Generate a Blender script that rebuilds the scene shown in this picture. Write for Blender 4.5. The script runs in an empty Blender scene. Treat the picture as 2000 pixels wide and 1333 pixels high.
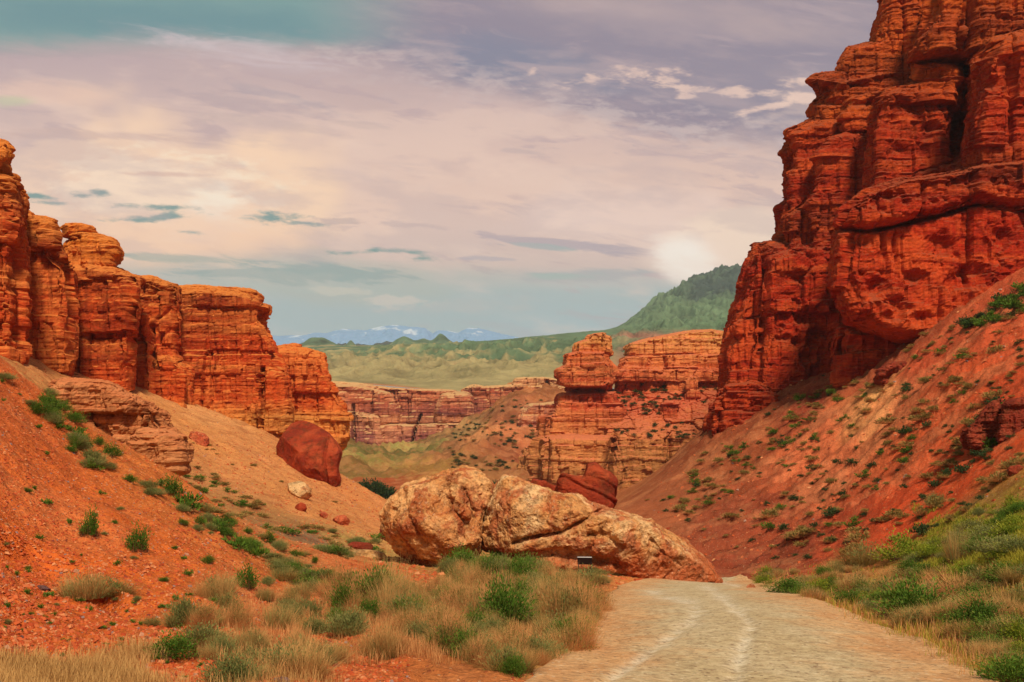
import bpy, bmesh, math, random, time
import numpy as np
from mathutils import Vector, Matrix
T0=time.time()
R=math.radians
rng=np.random.default_rng(11); random.seed(5)
S=bpy.context.scene; C=S.collection
F=2144.0; CX=1000.0; HY=860.0
def P(px,py,Y): return ((px-CX)/F*Y, Y, (HY-py)/F*Y)
def lin(c):
    return tuple((x/255/12.92 if x/255<=.04045 else ((x/255+.055)/1.055)**2.4) for x in c)
def L4(c): return lin(c)+(1.0,)
def sstep(a,b,x):
    t=np.clip((x-a)/(b-a),0,1); return t*t*(3-2*t)
# ------------------------------------------------------------------ noise
_p=rng.permutation(256); PERM=np.concatenate([_p,_p]).astype(np.int32)
GR=rng.normal(size=(256,3)); GR/=np.linalg.norm(GR,axis=1)[:,None]; GR=GR.astype(np.float32)
def noise3(p,seed=0):
    p=np.asarray(p,dtype=np.float64)+np.array([seed*17.13,seed*9.71,seed*5.37])+500.0
    i=np.floor(p); f=(p-i).astype(np.float32); i=i.astype(np.int64)&255
    u=f*f*f*(f*(f*6-15)+10)
    out=np.zeros(len(p),np.float32)
    for dx in (0,1):
        hx=PERM[(i[:,0]+dx)&255]; wx=u[:,0] if dx else 1-u[:,0]
        for dy in (0,1):
            hy=PERM[hx+((i[:,1]+dy)&255)]; wy=wx*(u[:,1] if dy else 1-u[:,1])
            for dz in (0,1):
                g=GR[PERM[hy+((i[:,2]+dz)&255)]]
                d=g[:,0]*(f[:,0]-dx)+g[:,1]*(f[:,1]-dy)+g[:,2]*(f[:,2]-dz)
                out+=d*wy*(u[:,2] if dz else 1-u[:,2])
    return out*1.5
def fbm(p,oct=4,seed=0,gain=.5,lac=2.03):
    p=np.asarray(p,dtype=np.float64); a=1.0; s=np.zeros(len(p),np.float32); t=0
    for k in range(oct):
        s+=a*noise3(p,seed+k*3); t+=a; a*=gain; p=p*lac
    return s/t
def ridged(p,oct=4,seed=0,gain=.5,lac=2.05):
    p=np.asarray(p,dtype=np.float64); a=1.0; s=np.zeros(len(p),np.float32); t=0
    for k in range(oct):
        s+=a*(1-2*np.abs(noise3(p,seed+k*3))); t+=a; a*=gain; p=p*lac
    return s/t
# ------------------------------------------------------------------ mesh helpers
def tag(o,label=None,cat=None,group=None,kind=None):
    if label: o['label']=label
    if cat: o['category']=cat
    if group: o['group']=group
    if kind: o['kind']=kind
    return o
def link(o,parent=None):
    C.objects.link(o)
    if parent: o.parent=parent
    return o
def mesh_np(name,co,faces=None,quads=None,tris=None,mats=(),smooth=True,attrs=None):
    me=bpy.data.meshes.new(name)
    co=np.asarray(co,np.float32); me.vertices.add(len(co)); me.vertices.foreach_set('co',co.ravel())
    loops=[];starts=[];n=0;st=0
    if quads is not None and len(quads):
        q=np.asarray(quads,np.int32); loops.append(q.ravel()); starts.append(np.arange(len(q))*4); st=len(q)*4; n+=len(q)
    if tris is not None and len(tris):
        t=np.asarray(tris,np.int32); loops.append(t.ravel()); starts.append(st+np.arange(len(t))*3); n+=len(t)
    loops=np.concatenate(loops); starts=np.concatenate(starts).astype(np.int32)
    me.loops.add(len(loops)); me.loops.foreach_set('vertex_index',loops)
    me.polygons.add(n); me.polygons.foreach_set('loop_start',starts)
    me.polygons.foreach_set('use_smooth',np.full(n,smooth,bool))
    for m in mats: me.materials.append(m)
    for k,v in (attrs or {}).items():
        v=np.asarray(v,np.float32)
        if v.ndim==1:
            a=me.attributes.new(k,'FLOAT','POINT'); a.data.foreach_set('value',v)
        else:
            a=me.color_attributes.new(k,'FLOAT_COLOR','POINT')
            a.data.foreach_set('color',np.concatenate([v,np.ones((len(v),1),np.float32)],1).ravel())
    me.update(calc_edges=True); me.validate()
    return me
def obj(name,me,parent=None):
    return link(bpy.data.objects.new(name,me),parent)
# ------------------------------------------------------------------ node helpers
class NT:
    def __init__(s,tree): s.t=tree; s.n=tree.nodes; s.l=tree.links
    def new(s,typ,**kw):
        n=s.n.new(typ)
        for k,v in kw.items(): setattr(n,k,v)
        return n
    def put(s,sock,v):
        if isinstance(v,bpy.types.NodeSocket): s.l.new(v,sock)
        elif v is not None:
            if sock.type=='RGBA' and len(v)==3: v=tuple(v)+(1,)
            sock.default_value=v
    def m(s,op,a,b=None,c=None,clamp=False):
        n=s.new('ShaderNodeMath',operation=op,use_clamp=clamp)
        for i,v in enumerate((a,b,c)):
            if v is not None: s.put(n.inputs[i],v)
        return n.outputs[0]
    def mix(s,f,a,b,bt='MIX'):
        n=s.new('ShaderNodeMix',data_type='RGBA',blend_type=bt)
        s.put(n.inputs['Factor'],f) if False else s.put(n.inputs[0],f)
        s.put(n.inputs[6],a); s.put(n.inputs[7],b); return n.outputs[2]
    def ss(s,x,lo,hi):
        n=s.new('ShaderNodeMapRange',interpolation_type='SMOOTHSTEP')
        s.put(n.inputs[0],x); n.inputs[1].default_value=lo; n.inputs[2].default_value=hi; return n.outputs[0]
    def rng(s,x,a,b,c=0,d=1):
        n=s.new('ShaderNodeMapRange'); s.put(n.inputs[0],x)
        for i,v in enumerate((a,b,c,d)): n.inputs[i+1].default_value=v
        return n.outputs[0]
    def xyz(s,x,y,z):
        n=s.new('ShaderNodeCombineXYZ')
        for i,v in enumerate((x,y,z)): s.put(n.inputs[i],v)
        return n.outputs[0]
    def noise(s,vec,scale,detail=4,rough=.55,dist=0):
        n=s.new('ShaderNodeTexNoise'); s.put(n.inputs['Vector'],vec)
        n.inputs['Scale'].default_value=scale; n.inputs['Detail'].default_value=detail
        n.inputs['Roughness'].default_value=rough; n.inputs['Distortion'].default_value=dist
        return n.outputs[0]
    def voro(s,vec,scale,feat='F1',out=0,rand=1):
        n=s.new('ShaderNodeTexVoronoi',feature=feat); s.put(n.inputs['Vector'],vec); n.inputs['Scale'].default_value=scale
        n.inputs['Randomness'].default_value=rand
        return n.outputs[out]
    def ramp(s,f,stops,interp='LINEAR'):
        n=s.new('ShaderNodeValToRGB'); s.put(n.inputs[0],f); r=n.color_ramp; r.interpolation=interp
        while len(r.elements)<len(stops): r.elements.new(.5)
        for e,(p,c) in zip(r.elements,stops): e.position=p; e.color=tuple(c)+(1,)
        return n.outputs[0]
    def vmul(s,v,k):
        n=s.new('ShaderNodeVectorMath',operation='MULTIPLY'); s.put(n.inputs[0],v); n.inputs[1].default_value=k; return n.outputs[0]
def new_mat(name,rough=.9,spec=.15):
    m=bpy.data.materials.new(name); m.use_nodes=True; t=NT(m.node_tree)
    b=[n for n in t.n if n.type=='BSDF_PRINCIPLED'][0]
    b.inputs['Roughness'].default_value=rough; b.inputs['Specular IOR Level'].default_value=spec*.3
    return m,t,b
def pos(t):
    g=t.new('ShaderNodeNewGeometry'); return g.outputs['Position'],g.outputs['Normal']
def sep(t,v):
    n=t.new('ShaderNodeSeparateXYZ'); t.put(n.inputs[0],v); return n.outputs
def bump(t,b,h,strength,dist,prev=None):
    n=t.new('ShaderNodeBump'); t.put(n.inputs['Height'],h)
    n.inputs['Strength'].default_value=strength; n.inputs['Distance'].default_value=dist
    if prev is not None: t.l.new(prev,n.inputs['Normal'])
    if b is not None: t.l.new(n.outputs[0],b.inputs['Normal'])
    return n.outputs[0]
# ------------------------------------------------------------------ materials
def rock_mat(name,zone,dark,light,k=1.0,warp=2.0,dust=None,varnish=.5,bs=.6,purple=None):
    """zone = [(z,color)...]; k = feature size in metres relative to the 120 m cliffs"""
    m,t,b=new_mat(name,.92,.12)
    p,n=pos(t); x,y,z=sep(t,p)
    w=t.noise(p,.09/k,3)
    zz=t.m('ADD',z,t.m('MULTIPLY',t.m('SUBTRACT',w,.5),warp*2*k))
    z0,z1=zone[0][0],zone[-1][0]
    col=t.ramp(t.rng(zz,z0,z1),[((zc-z0)/(z1-z0),lin(c)) for zc,c in zone])
    sv=t.xyz(t.m('MULTIPLY',x,.05/k),t.m('MULTIPLY',y,.05/k),t.m('MULTIPLY',zz,.8/k))
    s1=t.noise(sv,1.0,6,.62)
    sv2=t.xyz(t.m('MULTIPLY',x,.22/k),t.m('MULTIPLY',y,.22/k),t.m('MULTIPLY',zz,3.2/k))
    s2=t.noise(sv2,1.0,5,.65)
    f1=t.ss(s1,.47,.66); col=t.mix(t.m('MULTIPLY',f1,.65),col,lin(light))
    f2=t.ss(s2,.50,.70); col=t.mix(t.m('MULTIPLY',f2,varnish),col,lin(dark))
    s3=t.noise(t.xyz(t.m('MULTIPLY',x,.5/k),t.m('MULTIPLY',y,.5/k),t.m('MULTIPLY',zz,9/k)),1.0,4,.6)
    col=t.mix(t.m('MULTIPLY',t.ss(s3,.52,.66),.4),col,lin(light)); col=t.mix(t.m('MULTIPLY',t.ss(s3,.46,.34),varnish*.6),col,lin(dark))
    f3=t.ss(s1,.30,.44); col=t.mix(t.m('MULTIPLY',t.m('SUBTRACT',1,f3),varnish),col,lin(dark))
    # fine mottling and pale flecks
    mo=t.noise(p,1.6/k,6,.7); col=t.mix(t.ss(mo,.36,.72),t.mix(.38,col,(.03,.012,.008)),col)
    big=t.noise(p,.28/k,4,.6); col=t.mix(t.m('MULTIPLY',t.ss(big,.52,.72),.35),col,lin(light))
    hg=t.noise(t.vmul(p,(.06/k,.06/k,.09/k)),1.0,4,.6); col=t.mix(t.m('MULTIPLY',t.ss(hg,.54,.64),.35),col,lin(light)); col=t.mix(t.m('MULTIPLY',t.ss(hg,.46,.36),.3),col,lin(dark))
    # vertical wash streaks
    vs=t.noise(t.xyz(t.m('MULTIPLY',x,1.1/k),t.m('MULTIPLY',y,1.1/k),t.m('MULTIPLY',z,.07/k)),1.0,4,.6)
    col=t.mix(t.m('MULTIPLY',t.ss(vs,.55,.75),.35),col,lin(light))
    col=t.mix(t.m('MULTIPLY',t.ss(vs,.45,.28),.45),col,lin(dark))
    if dust:
        nz=sep(t,n)[2]; col=t.mix(t.m('MULTIPLY',t.ss(nz,.45,.85),.75),col,lin(dust))
    t.l.new(col,b.inputs['Base Color'])
    fine=t.noise(p,5.0/k,8,.72)
    h=t.m('ADD',t.m('MULTIPLY',s2,.7),t.m('MULTIPLY',fine,.5))
    nb=bump(t,None,h,bs,.55*k)
    bump(t,b,t.m('ADD',mo,t.m('MULTIPLY',t.voro(p,2.4/k,'DISTANCE_TO_EDGE'),-.35)),bs*.6,.4*k,nb)
    return m
def boulder_mat(name,base,light,red,k=1.0,redlow=None,pit=1.0):
    m,t,b=new_mat(name,.93,.1)
    p,n=pos(t); x,y,z=sep(t,p)
    a=t.noise(p,.55/k,5,.62,.6); c=t.noise(p,2.6/k,8,.7); d=t.noise(p,9/k,6,.7)
    col=t.mix(t.ss(a,.42,.62),lin(base),lin(light))
    col=t.mix(t.m('MULTIPLY',t.ss(t.noise(p,.8/k,6,.65,.4),.47,.60),.8),col,lin(red))
    if redlow:
        zl=t.m('ADD',z,t.m('MULTIPLY',t.m('SUBTRACT',a,.5),2.2*k))
        col=t.mix(t.m('MULTIPLY',t.ss(zl,redlow[1],redlow[0]),.85),col,lin(red))
    col=t.mix(t.ss(c,.36,.56),t.mix(.6,col,(.12,.04,.015)),col)
    col=t.mix(t.m('MULTIPLY',t.ss(d,.55,.7),.5 if pit>.5 else .3),col,t.mix(.5 if pit>.5 else .03,lin(light),(1,.9,.7)))
    v=t.voro(p,3.2/k,'F1'); 
    t.l.new(col,b.inputs['Base Color'])
    nb=bump(t,None,t.m('ADD',c,t.m('MULTIPLY',t.ss(v,0,.35),.5*pit)),1.0,.24*k)
    bump(t,b,d,.7,.05*k,nb)
    return m
def ground_mat():
    m,t,b=new_mat('soil',.95,.05)
    p,n=pos(t); x,y,z=sep(t,p)
    at=t.new('ShaderNodeVertexColor',layer_name='Col'); col=at.outputs[0]
    big=t.noise(p,.18,5,.65); med=t.noise(p,1.1,6,.7); fine=t.noise(p,9.0,6,.75)
    col=t.mix(t.m('MULTIPLY',t.ss(big,.46,.60),.42),col,t.mix(.55,col,lin((232,158,104))))
    b2=t.noise(p,.42,6,.72); col=t.mix(t.m('MULTIPLY',t.ss(b2,.47,.36),.6),col,t.mix(.6,col,(.22,.04,.012)))
    col=t.mix(t.m('MULTIPLY',t.ss(med,.56,.36),.5),col,t.mix(.5,col,(.20,.045,.015)))
    col=t.mix(t.m('MULTIPLY',t.ss(fine,.56,.40),.55),col,t.mix(.6,col,(.14,.035,.016)))
    col=t.mix(t.m('MULTIPLY',t.ss(fine,.60,.74),.6),col,t.mix(.55,col,lin((245,190,140))))
    # flecks of gravel: each cell its own tone
    vn=t.new('ShaderNodeTexVoronoi'); t.l.new(p,vn.inputs['Vector']); vn.inputs['Scale'].default_value=16
    rs=sep(t,vn.outputs['Color'])
    stone=t.m('MULTIPLY',t.ss(vn.outputs[0],.45,.25),t.ss(rs[0],.62,.8))
    scol=t.ramp(rs[1],[(0,lin((120,70,60))),(.4,lin((175,85,50))),(.75,lin((215,150,100))),(1,lin((205,175,140)))])
    col=t.mix(t.m('MULTIPLY',stone,.75),col,scol)
    t.l.new(col,b.inputs['Base Color'])
    nb=bump(t,None,med,.8,.35); nb=bump(t,None,fine,.6,.05,nb)
    bump(t,b,t.m('MULTIPLY',stone,1.0),.7,.03,nb)
    return m
def road_mat():
    m,t,b=new_mat('gravel road',.95,.08)
    p,n=pos(t)
    ed=t.new('ShaderNodeAttribute',attribute_name='edge').outputs['Fac']
    rut=t.new('ShaderNodeAttribute',attribute_name='rut').outputs['Fac']
    sc=t.vmul(p,(1,.55,1))
    a=t.noise(sc,.7,6,.7); f=t.noise(p,7,8,.75); g=t.noise(p,26,4,.7)
    sh=t.mix(t.ss(a,.35,.65),lin((204,146,96)),lin((218,168,116)))
    rd=t.mix(t.ss(a,.38,.62),lin((194,168,126)),lin((204,180,140)))
    ee=t.m('ADD',ed,t.m('MULTIPLY',t.m('SUBTRACT',t.noise(p,.6,5,.7),.5),1.6))
    col=t.mix(t.ss(ee,.08,.75),sh,rd)
    col=t.mix(t.m('MULTIPLY',rut,t.m('MULTIPLY',t.ss(t.noise(p,1.5,5,.7),.34,.60),.7)),col,lin((232,214,184)))
    col=t.mix(t.m('MULTIPLY',t.ss(t.noise(p,4.5,7,.75),.54,.42),.35),col,lin((140,108,76)))
    col=t.mix(t.m('MULTIPLY',t.ss(f,.52,.38),.75),col,t.mix(.5,col,(.10,.05,.03)))
    col=t.mix(t.m('MULTIPLY',t.ss(f,.56,.68),.6),col,lin((232,212,176)))
    vn=t.new('ShaderNodeTexVoronoi'); t.l.new(t.vmul(p,(1,.7,1)),vn.inputs['Vector']); vn.inputs['Scale'].default_value=14
    rs=sep(t,vn.outputs['Color']); stone=t.m('MULTIPLY',t.ss(vn.outputs[0],.42,.22),t.ss(rs[0],.6,.75))
    col=t.mix(t.m('MULTIPLY',stone,.7),col,t.ramp(rs[1],[(0,lin((95,66,52))),(.5,lin((150,110,80))),(1,lin((225,200,165)))]))
    t.l.new(col,b.inputs['Base Color'])
    nb=bump(t,None,a,.15,.06); nb=bump(t,None,f,.6,.03,nb); bump(t,b,t.m('ADD',stone,g),.6,.02,nb)
    return m
def plant_mat(name,dark,light,tip=None,trans=.25):
    m,t,b=new_mat(name,.7,.15)
    v=t.new('ShaderNodeAttribute',attribute_name='tint').outputs['Fac']
    h=t.new('ShaderNodeAttribute',attribute_name='tip').outputs['Fac']
    oi=t.new('ShaderNodeObjectInfo').outputs['Random']
    p,n=pos(t); w=t.noise(p,.9,3)
    f=t.m('ADD',t.m('MULTIPLY',v,.6),t.m('ADD',t.m('MULTIPLY',oi,.25),t.m('MULTIPLY',t.m('SUBTRACT',w,.5),.6)),clamp=True)
    col=t.mix(f,lin(dark),lin(light))
    if tip: col=t.mix(t.m('MULTIPLY',h,.8),col,lin(tip))
    t.l.new(col,b.inputs['Base Color'])
    tr=t.new('ShaderNodeBsdfTranslucent'); t.l.new(col,tr.inputs[0])
    mx=t.new('ShaderNodeMixShader'); mx.inputs[0].default_value=trans
    out=[q for q in t.n if q.type=='OUTPUT_MATERIAL'][0]
    t.l.new(b.outputs[0],mx.inputs[1]); t.l.new(tr.outputs[0],mx.inputs[2]); t.l.new(mx.outputs[0],out.inputs[0])
    return m
def stone_mat():
    m,t,b=new_mat('loose stone',.9,.1)
    v=t.new('ShaderNodeAttribute',attribute_name='tint').outputs['Fac']; p,n=pos(t)
    col=t.ramp(v,[(0,lin((128,62,50))),(.25,lin((176,72,38))),(.6,lin((205,100,55))),(.85,lin((222,150,98))),(1,lin((150,125,120)))])
    col=t.mix(t.m('MULTIPLY',t.noise(p,14,4),.35),col,(.08,.03,.02))
    t.l.new(col,b.inputs['Base Color']); return m
def plain_mat(name,c,rough=.6,metal=0):
    m,t,b=new_mat(name,rough,.3); p,n=pos(t)
    col=t.mix(t.noise(p,20,4),tuple(x*.8 for x in lin(c)),lin(c)); t.l.new(col,b.inputs['Base Color'])
    b.inputs['Metallic'].default_value=metal; return m

M={}
M['soil']=ground_mat(); M['road']=road_mat(); M['stone']=stone_mat()
def sat(c,k=1.16):
    g=(c[0]*.45+c[1]*.4+c[2]*.15); return tuple(min(250,max(6,g+(v-g)*k)) for v in c)
M['left']=rock_mat('orange red cliff rock',[(-6,(230,158,84)),(2.5,(234,158,80)),(4.5,(218,88,38)),(11,(208,74,32)),(14,(214,84,34)),(16,(168,68,32)),(18.5,(232,132,48)),(30,(222,100,38))],(112,40,26),(246,146,72),1.0,1.2,(216,130,62),.36)
M['leftlow']=rock_mat('tan ledge rock',[(-4,(196,120,72)),(0,(204,128,76)),(4,(198,112,66)),(9,(190,100,60))],(110,52,34),(226,158,104),.45,1.0,(206,122,76),.5)
M['right']=rock_mat('deep red cliff rock',[(-4,(130,50,30)),(3,(176,52,28)),(12,(190,48,24)),(21,(184,46,24)),(25,(128,46,28)),(29,(180,48,24)),(35,(184,58,28)),(40,(212,98,36)),(44,(140,58,30)),(47,(214,98,36)),(60,(190,76,34))],(84,27,18),(226,98,46),1.0,1.6,(150,74,48),.5)
M['butte']=rock_mat('banded butte rock',[(-16,(176,122,70)),(-2,(196,130,74)),(3,(204,112,62)),(7,(206,74,44)),(14,(212,86,48)),(19,(222,108,52)),(22,(240,172,92))],(124,54,36),(238,150,88),1.7,1.2,(206,112,78),.34)
M['far']=rock_mat('striped canyon rock',[(-14,(160,98,90)),(-3,(158,84,80)),(6,(176,96,80)),(9,(220,140,92)),(12,(170,84,66)),(18,(206,104,66)),(22,(190,92,62)),(25,(222,170,112))],(92,48,58),(232,156,108),2.0,.8,(206,164,110),.75)
M['boulder']=boulder_mat('tan pitted boulder rock',(222,156,94),(244,196,138),(190,94,54),1.0,(-5.6,-4.4))
M['boulderL']=boulder_mat('rusty tan boulder rock',(216,142,82),(238,178,116),(178,84,48),1.0,(-6.2,-5.2))
M['redb']=boulder_mat('dark red boulder rock',(166,64,38),(190,84,50),(138,50,34),2.0,None,.3)
M['maroon']=boulder_mat('maroon boulder rock',(140,54,38),(166,74,50),(112,44,32),1.0,None,.4)
M['yellowb']=boulder_mat('yellow boulder rock',(214,160,100),(232,188,132),(190,110,66),1.0,None,.8)
M['orangeb']=boulder_mat('orange boulder rock',(200,100,62),(216,130,84),(170,66,44),.8,None,.8)
M['greyst']=boulder_mat('grey brown stone',(104,74,72),(140,112,108),(84,56,54),.15,None,.4)
M['green']=plant_mat('green leaves',(58,84,26),(104,136,46),(130,140,60))
M['yellowgreen']=plant_mat('yellow green leaves',(84,104,26),(148,158,48),(186,160,60))
M['sage']=plant_mat('grey green leaves',(88,98,50),(146,146,84),(192,166,100))
M['olive']=plant_mat('olive brown twigs',(104,94,46),(162,136,72),(196,148,84))
M['straw']=plant_mat('dry straw',(150,106,58),(208,160,96),(222,176,110),.3)
M['pinkstraw']=plant_mat('dead pinkish grass',(150,98,56),(214,150,90),(232,170,108),.3)
M['dkgreen']=plant_mat('dark far leaves',(46,62,38),(80,98,52))
M['bark']=plain_mat('bark',(96,66,44),.9)

# ------------------------------------------------------------------ terrain (control points: px, distance, py)
TC={-500:[(5,1400),(9,1050),(14,760),(20,560),(30,450),(60,470),(120,440),(180,480),(300,700)],
-200:[(5,1500),(9,1200),(13,960),(18,740),(24,620),(30,600),(40,610),(60,630),(80,620),(110,570),(160,560),(300,760)],
0:[(5,1640),(7,1460),(9,1333),(12,1190),(15,1090),(18,1000),(22,880),(26,780),(30,705),(36,735),(45,760),(60,720),(80,690),(110,640),(160,620),(300,800)],
150:[(7,1500),(10,1333),(13,1235),(16,1145),(19,1065),(23,970),(27,895),(32,815),(38,850),(48,880),(60,830),(80,770),(100,740),(130,700),(300,840)],
350:[(5,1740),(8,1480),(10.5,1333),(14,1240),(18,1150),(23,1060),(28,990),(34,937),(40,970),(50,990),(65,960),(85,880),(105,810),(125,785),(160,770),(300,880)],
500:[(8,1500),(11,1333),(15,1250),(20,1175),(26,1110),(34,1048),(40,1030),(47,1040),(58,1030),(72,990),(90,920),(110,858),(130,830),(160,830),(300,920)],
600:[(8,1510),(11.5,1333),(16,1256),(22,1185),(30,1125),(38,1080),(46,1062),(54,1052),(66,1030),(80,990),(98,945),(115,900),(140,868),(180,900),(300,930)],
700:[(5,1800),(8,1530),(12,1333),(16,1265),(22,1200),(30,1142),(38,1105),(45,1100),(55,1085),(65,1070),(80,1035),(98,985),(112,948),(125,965),(150,985),(200,990),(240,968),(300,932),(400,885),(470,872),(560,850)],
760:[(38,1118),(50,1100),(65,1085),(85,1050),(108,985),(118,985),(140,1000),(200,990),(240,965),(300,930)],
850:[(8,1550),(12.5,1333),(18,1250),(26,1190),(35,1145),(45,1114),(52,1105),(65,1092),(80,1075),(100,1045),(130,1015),(160,1000),(200,985),(300,930),(380,885),(430,866),(480,850),(560,835)],
930:[(200,985),(300,930),(370,872),(430,840),(470,822),(560,800)],
1000:[(5,1800),(8,1560),(13,1333),(18,1262),(25,1200),(35,1150),(45,1120),(52,1114),(65,1098),(90,1062),(130,1012),(200,980),(260,945),(300,918),(370,860),(430,800),(480,772),(560,765)],
1100:[(300,930),(430,800),(500,775)],
1200:[(8,1560),(13.5,1333),(18,1263),(24,1200),(30,1172),(40,1146),(48,1124),(55,1116),(70,1105),(90,1060),(105,1005),(130,985),(170,975),(215,968),(300,900),(500,800)],
1400:[(5,1800),(8,1560),(14,1333),(18,1250),(23,1200),(30,1170),(40,1150),(50,1141),(56,1137),(64,1132),(78,1075),(92,1000),(105,930),(120,850),(150,830),(220,900),(500,800)],
1600:[(8,1560),(14,1333),(18,1255),(23,1205),(30,1170),(38,1148),(48,1130),(58,1100),(66,1060),(75,1005),(85,945),(95,870),(105,808),(114,762),(130,745),(200,760),(500,800)],
1800:[(8,1560),(14,1333),(18,1270),(22,1225),(28,1170),(36,1130),(44,1095),(52,1050),(60,975),(68,900),(78,820),(88,730),(96,680),(110,655),(300,730)],
2000:[(5,1800),(8,1560),(14,1333),(17,1265),(20,1190),(24,1110),(30,1045),(38,1000),(45,960),(52,900),(60,820),(68,745),(78,655),(87,570),(100,530),(300,640)],
2300:[(5,1800),(8,1500),(14,1260),(20,1090),(28,950),(38,880),(50,800),(60,700),(75,560),(90,470),(110,440),(300,560)],
2600:[(5,1780),(14,1200),(28,860),(60,600),(90,380),(300,480)]}
def tps_fit(pts,val,lam=1e-4):
    n=len(pts); d2=((pts[:,None]-pts[None])**2).sum(-1); K=np.where(d2>0,.5*d2*np.log(d2+1e-12),0)+lam*np.eye(n)
    Q=np.c_[np.ones(n),pts]; A=np.zeros((n+3,n+3)); A[:n,:n]=K; A[:n,n:]=Q; A[n:,:n]=Q.T
    return np.linalg.solve(A,np.r_[val,np.zeros(3)])
def tps_eval(w,pts,q):
    out=np.empty(len(q))
    for i in range(0,len(q),20000):
        s=q[i:i+20000]; d2=((s[:,None]-pts[None])**2).sum(-1); K=.5*d2*np.log(d2+1e-12)
        out[i:i+20000]=K@w[:-3]+w[-3]+s@w[-2:]
    return out
def tkey(px,Y): return np.stack([np.asarray(px)/330.0,np.log(Y)*3.0],-1)
def make_surface(TC,seedpow=.5):
    pts=[];val=[]
    for px,l in TC.items():
        for Y,py in l: pts.append((px,Y)); val.append((HY-py)/F*Y/Y**seedpow)
    pts=np.array(pts,float); k=tkey(pts[:,0],pts[:,1]); w=tps_fit(k,np.array(val),1e-3)
    return lambda px,Y: tps_eval(w,k,tkey(px,Y))*Y**seedpow
surf=make_surface(TC)
def grid(px0,px1,nu,Y0,Y1,nv,f,cn=150,cv=220):
    # coarse evaluation, then bilinear refinement
    cu=np.linspace(px0,px1,cn); cl=np.linspace(np.log(Y0),np.log(Y1),cv)
    A,B=np.meshgrid(cu,cl); Z=f(A.ravel(),np.exp(B.ravel())).reshape(cv,cn)
    fu=np.linspace(0,cn-1.0001,nu); fv=np.linspace(0,cv-1.0001,nv)
    iu=fu.astype(int); iv=fv.astype(int); tu=fu-iu; tv=fv-iv
    # cubic smoothing through catmull-rom
    def cr(Z,i,t,axis):
        n=Z.shape[axis]; g=lambda k: np.take(Z,np.clip(i+k,0,n-1),axis=axis)
        sh=[1,1]; sh[axis]=-1; t=t.reshape(sh)
        p0,p1,p2,p3=g(-1),g(0),g(1),g(2)
        return .5*((2*p1)+(-p0+p2)*t+(2*p0-5*p1+4*p2-p3)*t*t+(-p0+3*p1-3*p2+p3)*t**3)
    Z=cr(cr(Z,iu,tu,1),iv,tv,0)
    px=np.linspace(px0,px1,nu); Y=np.exp(np.linspace(np.log(Y0),np.log(Y1),nv))
    PX,YY=np.meshgrid(px,Y); return PX,YY,Z
def gridquads(nu,nv):
    i=np.arange(nv-1)[:,None]*nu+np.arange(nu-1)[None]; i=i.ravel()
    return np.stack([i,i+1,i+nu+1,i+nu],1)
NU,NV=1000,1150; GX0,GX1,GY0,GY1=-450,2450,4.2,620
PX,YY,ZZ=grid(GX0,GX1,NU,GY0,GY1,NV,surf)
XX=(PX-CX)/F*YY
# road corridor (px edges by distance)
RY=np.array([4,8,11,14,18,23,30,40,50,58,61,63.]); RL=np.array([760,930,1010,1062,1135,1165,1188,1215,1290,1385,1400,1395.]); RR=np.array([2600,2200,2020,1900,1800,1665,1565,1500,1465,1452,1440,1425.])
def road_in(px,Y):
    l=np.interp(Y,RY,RL); r=np.interp(Y,RY,RR); c=(l+r)/2; h=(r-l)/2
    return 1-np.abs(px-c)/h   # 1 centre, 0 edge
rin=road_in(PX,YY); onroad=sstep(-.35,.1,rin)*(YY<74)
pp=np.stack([XX.ravel(),YY.ravel(),ZZ.ravel()],1)
flat=pp*np.array([1,1,.3])
amp=np.clip(YY.ravel()*.006,.05,3.0)
wD=(sstep(1250,1420,PX)*sstep(48,70,YY)*(1-sstep(150,200,YY))).ravel()
wC=(sstep(900,760,PX)*sstep(48,62,YY)*(1-sstep(170,220,YY))).ravel()
wA=(sstep(900,600,PX)*(1-sstep(36,44,YY))).ravel()
wV=sstep(250,330,YY).ravel()
damp=1-.92*onroad.ravel()
near=1-sstep(60,140,YY.ravel())
d=amp*1.2*fbm(flat*.16,4,1)*damp
d+=.16*fbm(flat*np.array([.9,.9,.9]),5,2,.6)*damp*near
d+=wA*.16*(ridged(np.stack([pp[:,0]*.35-pp[:,1]*.1,pp[:,1]*.7+pp[:,0]*.3,pp[:,2]*0],1),4,17)-.4)
d+=.035*fbm(flat*5,3,3)*damp*(YY.ravel()<40)
# erosion rills running down the slopes
rl=ridged(np.stack([pp[:,0]*.07-pp[:,1]*.05,pp[:,1]*.34+pp[:,0]*.10,pp[:,2]*.03],1),4,9)
d+=wD*(rl*1.6-.8)*sstep(55,80,YY.ravel())*.8
d+=wD*.55*(ridged(flat*.45,4,12)-.4)
d+=wC*.35*ridged(np.stack([pp[:,0]*.3+pp[:,1]*.2,pp[:,1]*.1,pp[:,2]*0],1),3,14)
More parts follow.
